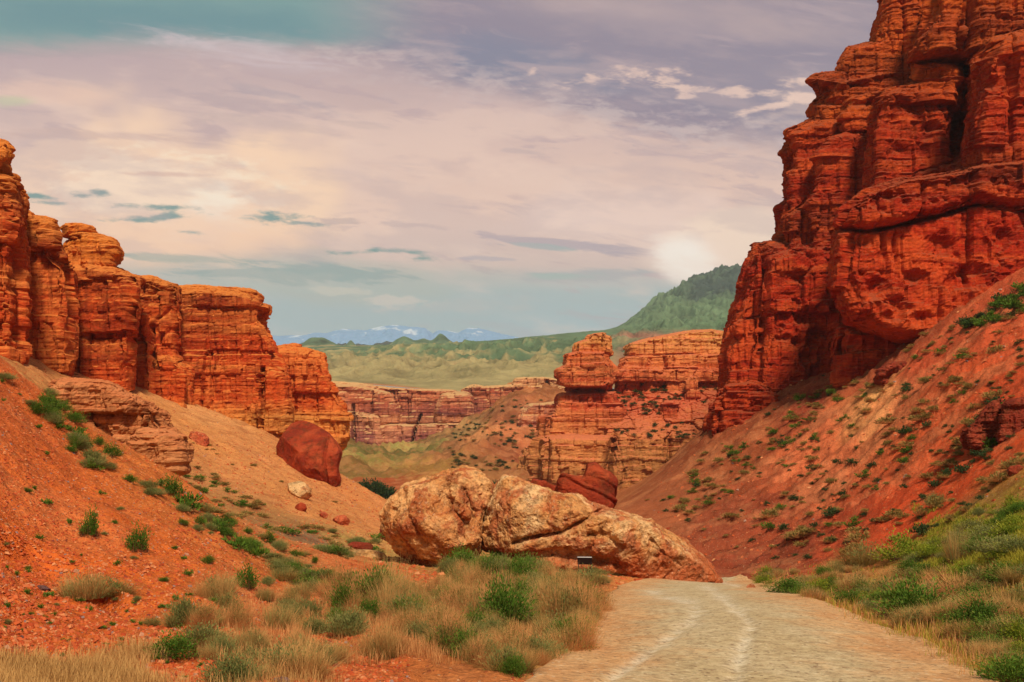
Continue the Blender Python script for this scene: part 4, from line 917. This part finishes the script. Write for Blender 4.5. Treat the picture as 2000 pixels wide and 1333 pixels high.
# right slope
RS=[(1250,990),(1420,860),(1600,740),(1800,650),(2000,575),(2000,960),(1800,1050),(1640,1090),(1480,1100),(1400,1050)]
scatter(195,RS,['fargreen','farolive','farolive','farolive','fardark'],(.55,1.15),'shrub','rounded shrub among the many scattered over the red right slope','shrub','shrubs scattered over the right slope',50,130,(.55,.85),7,clump)
scatter(55,[(1300,960),(1420,870),(1600,770),(1720,740),(1640,840),(1480,940),(1340,1010)],['farolive','fargreen'],(.55,1.2),'shrub','rounded shrub among the many scattered over the red right slope','shrub','shrubs scattered over the right slope',70,130,(.5,.8),8)
RX=scatter(230,RS,['farolive','fardark'],(.3,.6),'shrub','x','shrub','x',50,130,(.5,.8),47)
merge_stuff(RX,'tiny shrubs sprinkled between the bigger ones on the right slope')
scatter(34,[(1870,640),(2000,560),(2000,610),(1900,650)],['fargreen','fardark'],(.8,1.5),'shrub','dark green shrub in the line where the right slope meets the cliff','shrub','shrubs under the cliff at the right edge',60,110,(.6,.9),9)
# green bank at right
scatter(60,[(2000,985),(1900,1010),(1840,1050),(1780,1100),(1900,1110),(2000,1090)],['green','yellow','yellow','sage'],(.6,1.2),'bush','leafy bush on the green bank behind the roadside thicket','bush','bushes on the green bank',20,60,(.5,.8),10)
# roadside thicket
TH=[(1460,1120),(1560,1100),(1700,1110),(1850,1120),(2000,1110),(2000,1333),(1960,1320),(1880,1255),(1760,1215),(1700,1198),(1600,1180),(1500,1165)]
scatter(130,TH,['sage','green','pink','green','yellow','olive','straw'],(.5,.95),'bush','mixed green or dry bush in the roadside thicket','bush','bushes of the roadside thicket',12,60,(.65,1.0),11)
scatter(46,[(1880,1255),(2000,1180),(2000,1333),(1960,1325)],['green','straw','yellow','sage'],(.35,.7),'bush','mixed green or dry bush in the roadside thicket','bush','bushes of the roadside thicket',10,30,(.6,1.0),12)
# central thicket
CT=[(880,1100),(960,1092),(1060,1105),(1120,1150),(1180,1210),(1160,1260),(1060,1310),(1000,1322),(900,1290),(830,1260),(760,1220),(650,1220),(660,1170),(740,1150),(860,1140)]
scatter(230,CT,['pink','straw','olive','pink','sage','straw','olive','pink','green'],(.42,.9),'tuft','dry or grey green tuft in the thicket before the split boulders','grass tuft','tufts of the central thicket',13,50,(1.0,1.6),13)
scatter(44,[(870,1085),(1000,1080),(1100,1110),(1060,1150),(940,1130),(880,1120)],['green','sage','olive'],(.6,1.1),'bush','greener bush along the back of the central thicket','bush','greener bushes of the central thicket',20,50,(1.0,1.5),14)
scatter(16,[(1080,1130),(1170,1120),(1180,1140),(1100,1150)],['olive','sage'],(.5,.9),'dry_bush','low scrub around the foot of the small sign','shrub','scrub at the sign',30,48,(.4,.6),15)
scatter(44,[(350,1180),(560,1130),(700,1170),(680,1333),(400,1333),(330,1240)],['olive','sage','straw','pink'],(.4,.8),'tuft','dry or green tuft among the shrubs low on the left slope','grass tuft','tufts low on the left slope',9,35,(.9,1.4),16)
# shrubs on the butte
def butte_shrubs(n,seed):
    r=random.Random(seed); B=[]
    for i in range(n):
        px=r.uniform(1205,1420); tt_=r.random(); Y=231+tt_*14; pyl=858-tt_*105
        if tt_>.25 and tt_<.45 and r.random()<.7: continue
        x,y,z=P(px,pyl,Y); B.append(plant('fardark',x,y-.3,z+.1,r.uniform(.8,1.5),.7,'shrub','dark shrub speck on the red middle slope of the butte','shrub','shrubs on the butte slope'))
    merge_stuff(B,'dark shrub specks on the red middle slope of the butte')
butte_shrubs(110,3)
r=random.Random(77); VB=[]
for i in range(2400):
    if len(VB)>170: break
    q=hit(r.uniform(880,1120),r.uniform(785,925),290,470)
    if q is not None and noise3(np.array([[q[0]*.03,q[1]*.02,0]]),9)[0]>-.05: VB.append(plant(r.choice(['fardark','farolive']),q[0],q[1],q[2],r.uniform(1.0,2.2),.7,'shrub','x','shrub','x'))
merge_stuff(VB,'dark shrub specks over the mauve spur below the canyon wall')
# river trees
tm=combine([(leaves(900,1,1.0,.16,500,16,1.2),0)],'tree_crown',[M['dkgreen']])
tk=bpy.data.meshes.new('trunk'); bm=bmesh.new(); bmesh.ops.create_cone(bm,cap_ends=True,segments=8,radius1=.12,radius2=.05,depth=1.2,matrix=Matrix.Translation((0,0,.5))); bm.to_mesh(tk); bm.free(); tk.materials.append(M['bark'])
for i,(px,py,s) in enumerate([(708,945,3.4),(722,940,4.2),(735,944,3.8),(748,950,4),(760,955,3.6),(728,955,4),(745,962,4.2),(715,956,3.4),(958,945,3.2),(968,942,2.8),(945,948,3)]):
    Y=215; x,y,z=P(px,py,Y); e=bpy.data.objects.new('tree',None); link(e); e.location=(x,y,z-s*.8)
    tag(e,'dark green riverside tree down in the canyon bottom' if i<8 else 'small green tree glimpsed in the gap over the split boulders','tree','trees by the river' if i<8 else 'trees seen over the boulders')
    a=obj('crown',tm,e); a.scale=(s*.55,s*.55,s*.62); a.location=(0,0,s*.25); a.rotation_euler[2]=i
    b=obj('trunk',tk,e); b.scale=(s*.6,)*3
print('plants',time.time()-T0,len(C.objects))
# loose dry grass: thin blades between the tufts, and bottom-left straw
def grass_field(name,label,regions,mat,seed,H,wid):
    r=np.random.default_rng(seed); co=[];q=[];tr=[];ti=[];tp=[];o=0
    for reg,n in regions:
        (x0,x1),(y0,y1)=reg; px=r.uniform(x0,x1,n); py=r.uniform(y0,y1,n)
        for i in range(0,n):
            pass
        # vectorised placement
        c=np.clip(((px-GX0)/(GX1-GX0)*(NU-1)).astype(int),0,NU-1)
        for ci in np.unique(c):
            idx=np.nonzero(c==ci)[0]; s=np.minimum.accumulate(sy[:,ci]); k=np.searchsorted(-s,-py[idx]); k=np.clip(k,0,NV-1)
            Y=YY[k,ci]; x=XX[k,ci]; z=ZZ[k,ci]; fe=np.minimum(np.minimum((px[idx]-x0)/(.22*(x1-x0)),(x1-px[idx])/(.22*(x1-x0))),np.minimum((py[idx]-y0)/(.3*(y1-y0)),1)); m_=(road_in(px[idx],Y)<-.02+.12*noise3(np.stack([x*1.1,Y*1.1,x*0],1),17)+r.normal(0,.03,len(x)))&(Y<60)&(noise3(np.stack([x*1.3,Y*1.3,x*0],1),7)+r.uniform(-.2,.2,len(x))>.45-.62*np.clip(fe,0,1))
            x,Y,z=x[m_],Y[m_],z[m_]; nn=len(x)
            if not nn: continue
            a=r.uniform(0,6.28,nn); h=H*r.uniform(.5,1.2,nn); ln=r.uniform(.1,.7,nn)*h; w=wid*np.maximum(1,Y/16)
            b=np.stack([x+r.uniform(-.02,.02,nn),Y+r.uniform(-.1,.1,nn),z-.03],1); s_=np.stack([np.cos(a+1.6),np.sin(a+1.6),a*0],1)*w[:,None]/2
            md=b+np.stack([np.cos(a)*ln*.4,np.sin(a)*ln*.4,h*.6],1); tpv=b+np.stack([np.cos(a)*ln,np.sin(a)*ln,h],1)
            co.append(np.stack([b-s_,b+s_,md+s_*.7,md-s_*.7,tpv],1).reshape(-1,3)); i0=o+np.arange(nn)*5
            q.append(np.stack([i0,i0+1,i0+2,i0+3],1)); tr.append(np.stack([i0+3,i0+2,i0+4],1)); o+=nn*5
            ti.append(np.repeat(r.uniform(0,1,nn),5)); tp.append(np.tile([0,0,.6,.6,1],nn))
    me=mesh_np(name,np.concatenate(co),quads=np.concatenate(q),tris=np.concatenate(tr),mats=[mat],smooth=False,attrs={'tint':np.concatenate(ti),'tip':np.concatenate(tp)})
    return tag(obj(name,me),label,'grass',kind='stuff')
grass_field('grass','loose golden straw grass along the bottom left edge',[(((-260,330),(1270,1420)),34000),(((250,700),(1310,1420)),4000)],M['straw'],1,.20,.006)
grass_field('grass','loose dry grass filling the central thicket',[(((660,1150),(1140,1300)),26000),(((860,1110),(1085,1150)),9000),(((380,660),(1180,1330)),7000)],M['pinkstraw'],2,.22,.007)
grass_field('grass','loose green grass on the right bank and thicket',[(((1780,2060),(990,1110)),26000),(((1480,2060),(1105,1333)),22000)],M['yellowgreen'],3,.22,.009)
grass_field('grass','loose dry grass of the roadside thicket',[(((1480,2060),(1110,1333)),16000)],M['pinkstraw'],4,.30,.008)
# scree
def stones(name,label,regions,seed,allow_road=False):
    r=np.random.default_rng(seed); co=[];q=[];ti=[];o=0
    cube=np.array([(-1,-1,-1),(1,-1,-1),(1,1,-1),(-1,1,-1),(-1,-1,1),(1,-1,1),(1,1,1),(-1,1,1)],float)
    fq=np.array([(0,3,2,1),(4,5,6,7),(0,1,5,4),(1,2,6,5),(2,3,7,6),(3,0,4,7)])
    for (x0,x1),(y0,y1),n,s0,s1 in regions:
        px=r.uniform(x0,x1,n); py=r.uniform(y0,y1,n); c=np.clip(((px-GX0)/(GX1-GX0)*(NU-1)).astype(int),0,NU-1)
        for ci in np.unique(c):
            idx=np.nonzero(c==ci)[0]; s=np.minimum.accumulate(sy[:,ci]); k=np.clip(np.searchsorted(-s,-py[idx]),0,NV-1)
            Y=YY[k,ci]; x=(px[idx]-CX)/F*Y; z=ZZ[k,ci]; ok=(Y<130)&((road_in(px[idx],Y)<-.02)|allow_road); x,Y,z=x[ok],Y[ok],z[ok]; nn=len(x)
            if not nn: continue
            sz=(s0*(s1/s0)**(r.uniform(0,1,nn)**2.2))*np.maximum(1,(Y/25)**.55)
            v=cube[None]*r.uniform(.6,1,(nn,8,3)); v[:,:,2]*=.5; v[:,4:,:2]*=.6; v*=sz[:,None,None]*.5; v[:,:,0]*=r.uniform(.6,1.5,nn)[:,None]
            a=r.uniform(0,6.28,nn); ca,sa=np.cos(a)[:,None],np.sin(a)[:,None]; vx=v[:,:,0]*ca-v[:,:,1]*sa; vy=v[:,:,0]*sa+v[:,:,1]*ca
            tl=r.normal(0,.3,nn)[:,None]; vz=v[:,:,2]+vx*tl
            co.append(np.stack([vx+x[:,None],vy+Y[:,None],vz+z[:,None]],2).reshape(-1,3)); b=o+np.arange(nn)*8
            q.append((b[:,None,None]+fq[None]).reshape(-1,4)); ti.append(np.repeat(np.clip(r.normal(.52,.22,nn),0,1),8)); o+=nn*8
    me=mesh_np(name,np.concatenate(co),quads=np.concatenate(q),mats=[M['stone']],smooth=False,attrs={'tint':np.concatenate(ti)})
    return tag(obj(name,me),label,'stones',kind='stuff')
stones('gravel','loose red stones covering the left slope',[((-60,800),(700,1340),52000,.010,.065),((0,700),(1100,1340),5000,.012,.10),((340,760),(860,1090),1800,.03,.12)],1)
stones('gravel','stones scattered over the right slope and banks',[((1250,2050),(560,1120),5000,.03,.16),((1450,2050),(1110,1340),5000,.012,.07),((1130,1300),(1100,1330),2500,.010,.05),((740,1420),(1085,1150),2200,.03,.22)],2)
stones('gravel','small stones lying on the gravel road',[((1000,2000),(1140,1340),6000,.008,.045),((1000,1250),(1130,1340),2500,.01,.06),((1500,2000),(1150,1340),2500,.01,.07),((1050,1900),(1200,1340),120,.05,.11)],3,True)
print('stuff',time.time()-T0)
# ------------------------------------------------------------------ sign
q=hit(1142,1122,40,50); q=np.array(P(1142,1122,44)); q[2]=gz(1142,44.0)
sg=bpy.data.objects.new('sign',None); link(sg); sg.location=tuple(q); sg.rotation_euler[2]=R(-6)
tag(sg,'small dark slanted information board on two posts in front of the long boulder','sign')
def box(name,size,loc,rot,mat,parent,bev=.006):
    bm=bmesh.new(); bmesh.ops.create_cube(bm,size=1); bmesh.ops.scale(bm,vec=size,verts=bm.verts); bmesh.ops.bevel(bm,geom=bm.edges[:],offset=bev,segments=2,affect='EDGES')
    me=bpy.data.meshes.new(name); bm.to_mesh(me); bm.free(); me.materials.append(mat); o=obj(name,me,parent); o.location=loc; o.rotation_euler=rot; return o
dk=plain_mat('dark board',(58,48,52),.5); lt=plain_mat('pale metal edge',(205,205,205),.4); ps=plain_mat('dark post',(60,44,40),.6)
zt=(HY-1088)/F*44-q[2]
box('panel',(.58,.03,.40),(0,0,zt-.16),(R(38),0,0),dk,sg)
box('rail',(.58,.04,.035),(0,-.0,0),(0,0,0),lt,sg).location=(0,-.115,zt-.005)
for s in (-1,1): box('post',(.035,.035,zt+.1),(s*.25,.03,(zt-.25)/2-.05),(0,0,0),ps,sg)
# ------------------------------------------------------------------ haze
bm=bmesh.new(); bmesh.ops.create_cube(bm,size=1); me=bpy.data.meshes.new('haze'); bm.to_mesh(me); bm.free()
hz_=obj('haze',me); hz_.scale=(18400,6300,640); hz_.location=(0,2900,-62+320); tag(hz_,'thin pale air over the canyon',kind='stuff')
hm=bpy.data.materials.new('air'); hm.use_nodes=True; nt=hm.node_tree; nt.nodes.clear(); o_=nt.nodes.new('ShaderNodeOutputMaterial'); v_=nt.nodes.new('ShaderNodeVolumePrincipled')
v_.inputs['Color'].default_value=(.80,.88,.95,1); v_.inputs['Density'].default_value=1.0e-4; v_.inputs['Anisotropy'].default_value=.2; nt.links.new(v_.outputs[0],o_.inputs['Volume']); me.materials.append(hm)
# ------------------------------------------------------------------ sky
W=bpy.data.worlds.new('World'); S.world=W; W.use_nodes=True; t=NT(W.node_tree); bg=[n for n in t.n if n.type=='BACKGROUND'][0]
SE,SA=46,168   # sun elevation, compass angle (0 = +Y, clockwise)
EXPO=.6
sky=t.new('ShaderNodeTexSky'); sky.sky_type='NISHITA'; sky.sun_disc=False; sky.sun_elevation=R(SE); sky.sun_rotation=R(SA)
tc=t.new('ShaderNodeTexCoord').outputs['Generated']; x,y,z=sep(t,tc)
ya=t.m('MAXIMUM',t.m('ABSOLUTE',y),.12); u=t.m('MULTIPLY',t.m('DIVIDE',x,ya),2.144); v=t.m('SUBTRACT',.860,t.m('MULTIPLY',t.m('DIVIDE',z,ya),2.144))
uv=t.xyz(u,v,0)
n_big=t.noise(t.xyz(t.m('MULTIPLY',u,1.8),t.m('MULTIPLY',t.m('SUBTRACT',v,t.m('MULTIPLY',u,.10)),6),.3),1.0,7,.6,.1)
n_str=t.noise(t.xyz(t.m('MULTIPLY',u,6),t.m('MULTIPLY',t.m('SUBTRACT',v,t.m('MULTIPLY',u,.14)),34),2.3),1.0,8,.66,.6)
n_puf=t.noise(t.xyz(t.m('MULTIPLY',u,14),t.m('MULTIPLY',t.m('SUBTRACT',v,t.m('MULTIPLY',u,.05)),40),5.1),1.0,8,.66,.15)
n_soft=t.noise(t.xyz(t.m('MULTIPLY',u,3),t.m('MULTIPLY',v,5),8.1),1.0,3,.5)
def c3(f): return t.m('SUBTRACT',f,.5)
KS=10/2**EXPO
def sc(c): return tuple(a for a in lin(c))
col=t.ramp(t.rng(v,-.3,1.2),[((a+.3)/1.5,sc(c)) for a,c in ((-.3,(158,150,162)),(0,(166,154,164)),(.12,(190,170,176)),(.25,(216,190,184)),(.36,(230,200,186)),(.44,(238,208,192)),(.52,(214,194,186)),(.57,(168,188,192)),(.65,(162,190,200)),(.72,(176,180,176)),(.86,(168,140,110)),(.92,(120,70,44)),(1.2,(104,58,36)))])
def blob(cu,cv,a,b,tilt=0,nz=None,amp=.5,lo=.25,hi=.6,sharp=1):
    du=t.m('SUBTRACT',u,(cu-1000)/1000); dv=t.m('SUBTRACT',v,cv/1000); ct,st_=math.cos(tilt),math.sin(tilt)
    e=t.m('DIVIDE',t.m('ADD',t.m('MULTIPLY',du,ct),t.m('MULTIPLY',dv,st_)),a/1000); g=t.m('DIVIDE',t.m('SUBTRACT',t.m('MULTIPLY',dv,ct),t.m('MULTIPLY',du,st_)),b/1000)
    r2=t.m('SQRT',t.m('ADD',t.m('MULTIPLY',e,e),t.m('MULTIPLY',g,g))); f=t.m('SUBTRACT',1,r2)
    if nz is not None: f=t.m('ADD',f,t.m('MULTIPLY',c3(nz),amp*8)); f=t.m('MULTIPLY',f,t.ss(r2,1.9,1.0))
    return t.ss(f,lo,hi)
def over(mask,c,op=1.0):
    global col
    col=t.mix(t.m('MULTIPLY',mask,op) if op!=1.0 else mask,col,sc(c))
n_fib=t.noise(t.xyz(t.m('MULTIPLY',u,5),t.m('MULTIPLY',t.m('SUBTRACT',v,t.m('MULTIPLY',u,.16)),40),9.3),1.0,9,.72,1.2)
n_mac=t.noise(t.xyz(t.m('MULTIPLY',u,3),t.m('MULTIPLY',t.m('SUBTRACT',v,t.m('MULTIPLY',u,.1)),10),4.4),1.0,7,.6,.15)
# overall streaks
over(t.ss(n_big,.50,.64),(196,172,172),.5); over(t.ss(n_big,.48,.36),(238,212,198),.45)
over(t.m('MULTIPLY',t.ss(n_str,.51,.60),t.ss(n_big,.40,.54)),(184,162,170),.55)
# low pale blue zone at left
over(blob(720,610,520,95,0,n_big,.3,0,.7),(160,184,190),.75)
over(blob(600,545,520,60,.03,n_big,.3,0,.6),(176,186,176),.6)
# glows
over(blob(290,370,430,150,0,n_soft,.5,0,.8),(255,222,190),.95)
over(blob(330,350,260,70,.1,n_puf,.35,0,.7),(255,238,212),.95)
over(blob(250,400,290,110,.08,n_mac,.3,.0,.22),(250,218,192),.75); over(blob(300,385,230,85,.15,n_puf,.22,.0,.35),(255,232,208),.8)
over(blob(425,395,70,45,0,n_puf,.3,0,.8),(255,246,228),.8)
over(blob(280,470,320,60,0,n_big,.3,0,.7),(255,214,180),.75)
over(blob(1250,440,420,80,-.03,n_soft,.4,0,.8),(240,216,206),.8)
over(blob(1420,475,190,80,-.15,n_mac,.25,.1,.5),(250,228,208),.95)
over(blob(90,185,170,30,.05,n_str,.3,0,.7),(238,204,186),.6)
# grey violet deck
f=t.m('SUBTRACT',t.m('ADD',.13,t.m('MULTIPLY',t.m('ADD',u,.30),.20)),v); f=t.m('ADD',f,t.m('MULTIPLY',c3(n_big),.10)); f=t.m('ADD',f,t.m('MULTIPLY',c3(n_str),.07))
dm=t.m('MULTIPLY',t.ss(f,-.03,.06),t.ss(t.m('ADD',u,t.m('MULTIPLY',c3(n_big),.3)),-.5,-.15))
over(dm,(140,133,154),.96)
over(t.m('MULTIPLY',dm,blob(950,120,260,80,.15,n_big,.3,0,.8)),(126,130,156),.9)
over(t.m('MULTIPLY',dm,blob(1320,245,320,45,.12,n_big,.3,0,.8)),(138,128,150),.9)
over(t.m('MULTIPLY',dm,blob(1250,20,500,70,.1,n_big,.4,0,.9)),(184,166,170),.8)
over(t.m('MULTIPLY',dm,t.ss(n_str,.52,.66)),(182,166,174),.5); over(t.m('MULTIPLY',dm,t.ss(n_big,.46,.36)),(176,160,168),.5)
over(t.m('MULTIPLY',t.ss(f,-.06,.02),t.m('MULTIPLY',t.ss(f,.09,.02),t.ss(n_puf,.45,.62))),(210,194,194),.6)
# teal at the top left
f=t.m('ADD',t.m('SUBTRACT',.088,v),t.m('ADD',t.m('MULTIPLY',c3(n_str),.05),t.m('MULTIPLY',c3(n_big),.06))); tm_=t.m('MULTIPLY',t.ss(f,-.03,.04),t.ss(u,-.12,-.45))
over(tm_,(112,158,160),.95); over(t.m('MULTIPLY',tm_,blob(350,45,450,55,.05,n_big,.35,0,.8)),(98,144,154),.9)
over(blob(20,198,70,16,0,n_str,.2,0,.7),(196,206,168),.6)
# pale blue slit and mauve streaks
over(blob(470,100,260,34,.18,n_str,.5,.0,1.3),(212,200,208),.8)
over(blob(480,205,260,24,.14,n_str,.4,.05,.6),(186,166,172),.75)
over(blob(560,190,150,16,.25,n_str,.4,.1,.6),(176,162,172),.6)
over(blob(700,245,90,10,.14,n_str,.3,.1,.6),(190,170,170),.6)
over(blob(170,265,260,14,.03,n_str,.35,.05,.6),(206,178,172),.65)
over(blob(310,340,110,9,.03,n_str,.3,.05,.6),(222,186,170),.7)
over(blob(530,240,220,20,.1,n_str,.35,.05,.7),(202,180,176),.5)
over(blob(1020,297,60,8,.1,n_puf,.3,.1,.6),(196,176,176),.6)
for cu,cv,a,b,ti in ((70,383,60,9,.15),(155,382,22,8,0),(200,380,25,9,.1),(100,396,60,6,.05),(290,404,95,8,.03),(260,430,75,8,.02),(330,425,70,10,-.05),(380,455,45,6,.12),(525,425,85,14,.08),(600,436,60,6,.08),(240,497,60,10,.05),(120,480,50,12,0),(790,492,75,7,.05),(680,494,60,7,0),(820,505,60,6,.05)):
    over(blob(cu,cv,a,b,ti,n_puf,.55,.0,1.1),(116,152,150),1.0)
over(blob(660,434,70,9,.05,n_puf,.4,.05,.6),(196,174,170),.7)
over(blob(800,440,90,8,.05,n_puf,.4,.1,.6),(200,178,176),.6)
over(blob(560,535,290,22,.03,n_str,.4,.0,.5),(138,164,164),.85)
over(blob(330,505,150,14,.05,n_str,.4,.0,.6),(152,170,162),.7)
over(blob(1090,478,170,16,.09,n_str,.35,.0,.5),(176,164,176),.85); over(blob(1070,484,110,9,.08,n_str,.3,.1,.6),(158,180,180),.8)
over(blob(960,460,40,10,.1,n_puf,.4,.1,.6),(184,166,174),.7)
over(blob(960,506,70,7,.05,n_str,.4,.05,.6),(180,172,182),.7)
over(blob(1130,540,190,17,-.03,n_str,.35,0,.5),(172,176,180),.85); over(blob(1090,540,110,12,.0,n_str,.3,.1,.6),(160,186,180),.7)
over(blob(1280,538,60,8,.03,n_puf,.4,.05,.6),(190,170,176),.7)
over(blob(780,590,110,16,-.03,n_puf,.45,.1,.7),(214,206,196),.7); over(blob(660,570,70,12,.05,n_puf,.45,.1,.7),(206,204,190),.6); over(blob(900,600,200,24,0,n_puf,.4,.1,.8),(182,186,186),.5)
# bright cumulus and wisps at right
over(blob(1360,500,130,80,.2,n_soft,.2,.0,.8),(252,232,218),.8); over(blob(1345,515,95,60,.5,n_mac,.25,.0,.7),(255,250,240),1.0); over(blob(1330,505,80,50,.6,n_puf,.3,.0,.7),(255,252,246),.5); over(blob(1390,540,70,26,.4,n_puf,.2,.0,.6),(255,248,240),.9)
over(blob(1270,448,150,10,.03,n_puf,.45,.05,.6),(228,204,196),.6)
for cu,cv,a,b,ti in ((1150,160,60,14,-.1),(1230,145,75,22,-.05),(1300,150,70,20,.1),(1340,172,90,10,.1),(1450,180,90,16,.1),(1500,210,90,14,-.2),(1570,195,60,20,-.1),(1040,140,16,10,0),(1345,190,40,7,0),(1560,160,80,12,.05)):
    over(blob(cu,cv,a,b,ti,n_puf,.6,.1,1.0),(232,204,192),.9)
over(t.m('MULTIPLY',t.ss(n_mac,.50,.62),t.m('MULTIPLY',t.ss(v,.60,.45),t.ss(v,.02,.12))),(192,172,176),.38)
over(t.m('MULTIPLY',t.ss(n_mac,.48,.38),t.m('MULTIPLY',t.ss(v,.60,.45),t.ss(v,.10,.25))),(246,218,200),.32)
bc=t.mix(1.0,col,(KS*1.09,KS*.99,KS*.91),'MULTIPLY')
cl=t.mix(.06,bc,sky.outputs[0])
t.l.new(cl,bg.inputs[0]); bg.inputs[1].default_value=.1
# ------------------------------------------------------------------ sun, camera, render
ld=bpy.data.lights.new('sun','SUN'); ld.energy=2.8; ld.angle=R(8); ld.color=(1,.885,.70)
so=bpy.data.objects.new('sun',ld); link(so)
dv=Vector((math.sin(R(SA))*math.cos(R(SE)),math.cos(R(SA))*math.cos(R(SE)),math.sin(R(SE)))); so.rotation_euler=dv.to_track_quat('Z','Y').to_euler()
cd=bpy.data.cameras.new('camera'); cd.sensor_width=36; cd.lens=F/2000*36; cd.shift_y=(HY-666.5)/2000; cd.clip_end=20000; cd.clip_start=.1
cam=bpy.data.objects.new('camera',cd); link(cam); cam.rotation_euler=(R(90),0,0); S.camera=cam
S.view_settings.view_transform='Standard'; S.view_settings.look='None'; S.view_settings.exposure=EXPO; S.view_settings.gamma=1
S.cycles.use_denoising=True; S.cycles.max_bounces=5; S.cycles.diffuse_bounces=3; S.cycles.volume_bounces=1; S.cycles.transparent_max_bounces=8
print('done',time.time()-T0)
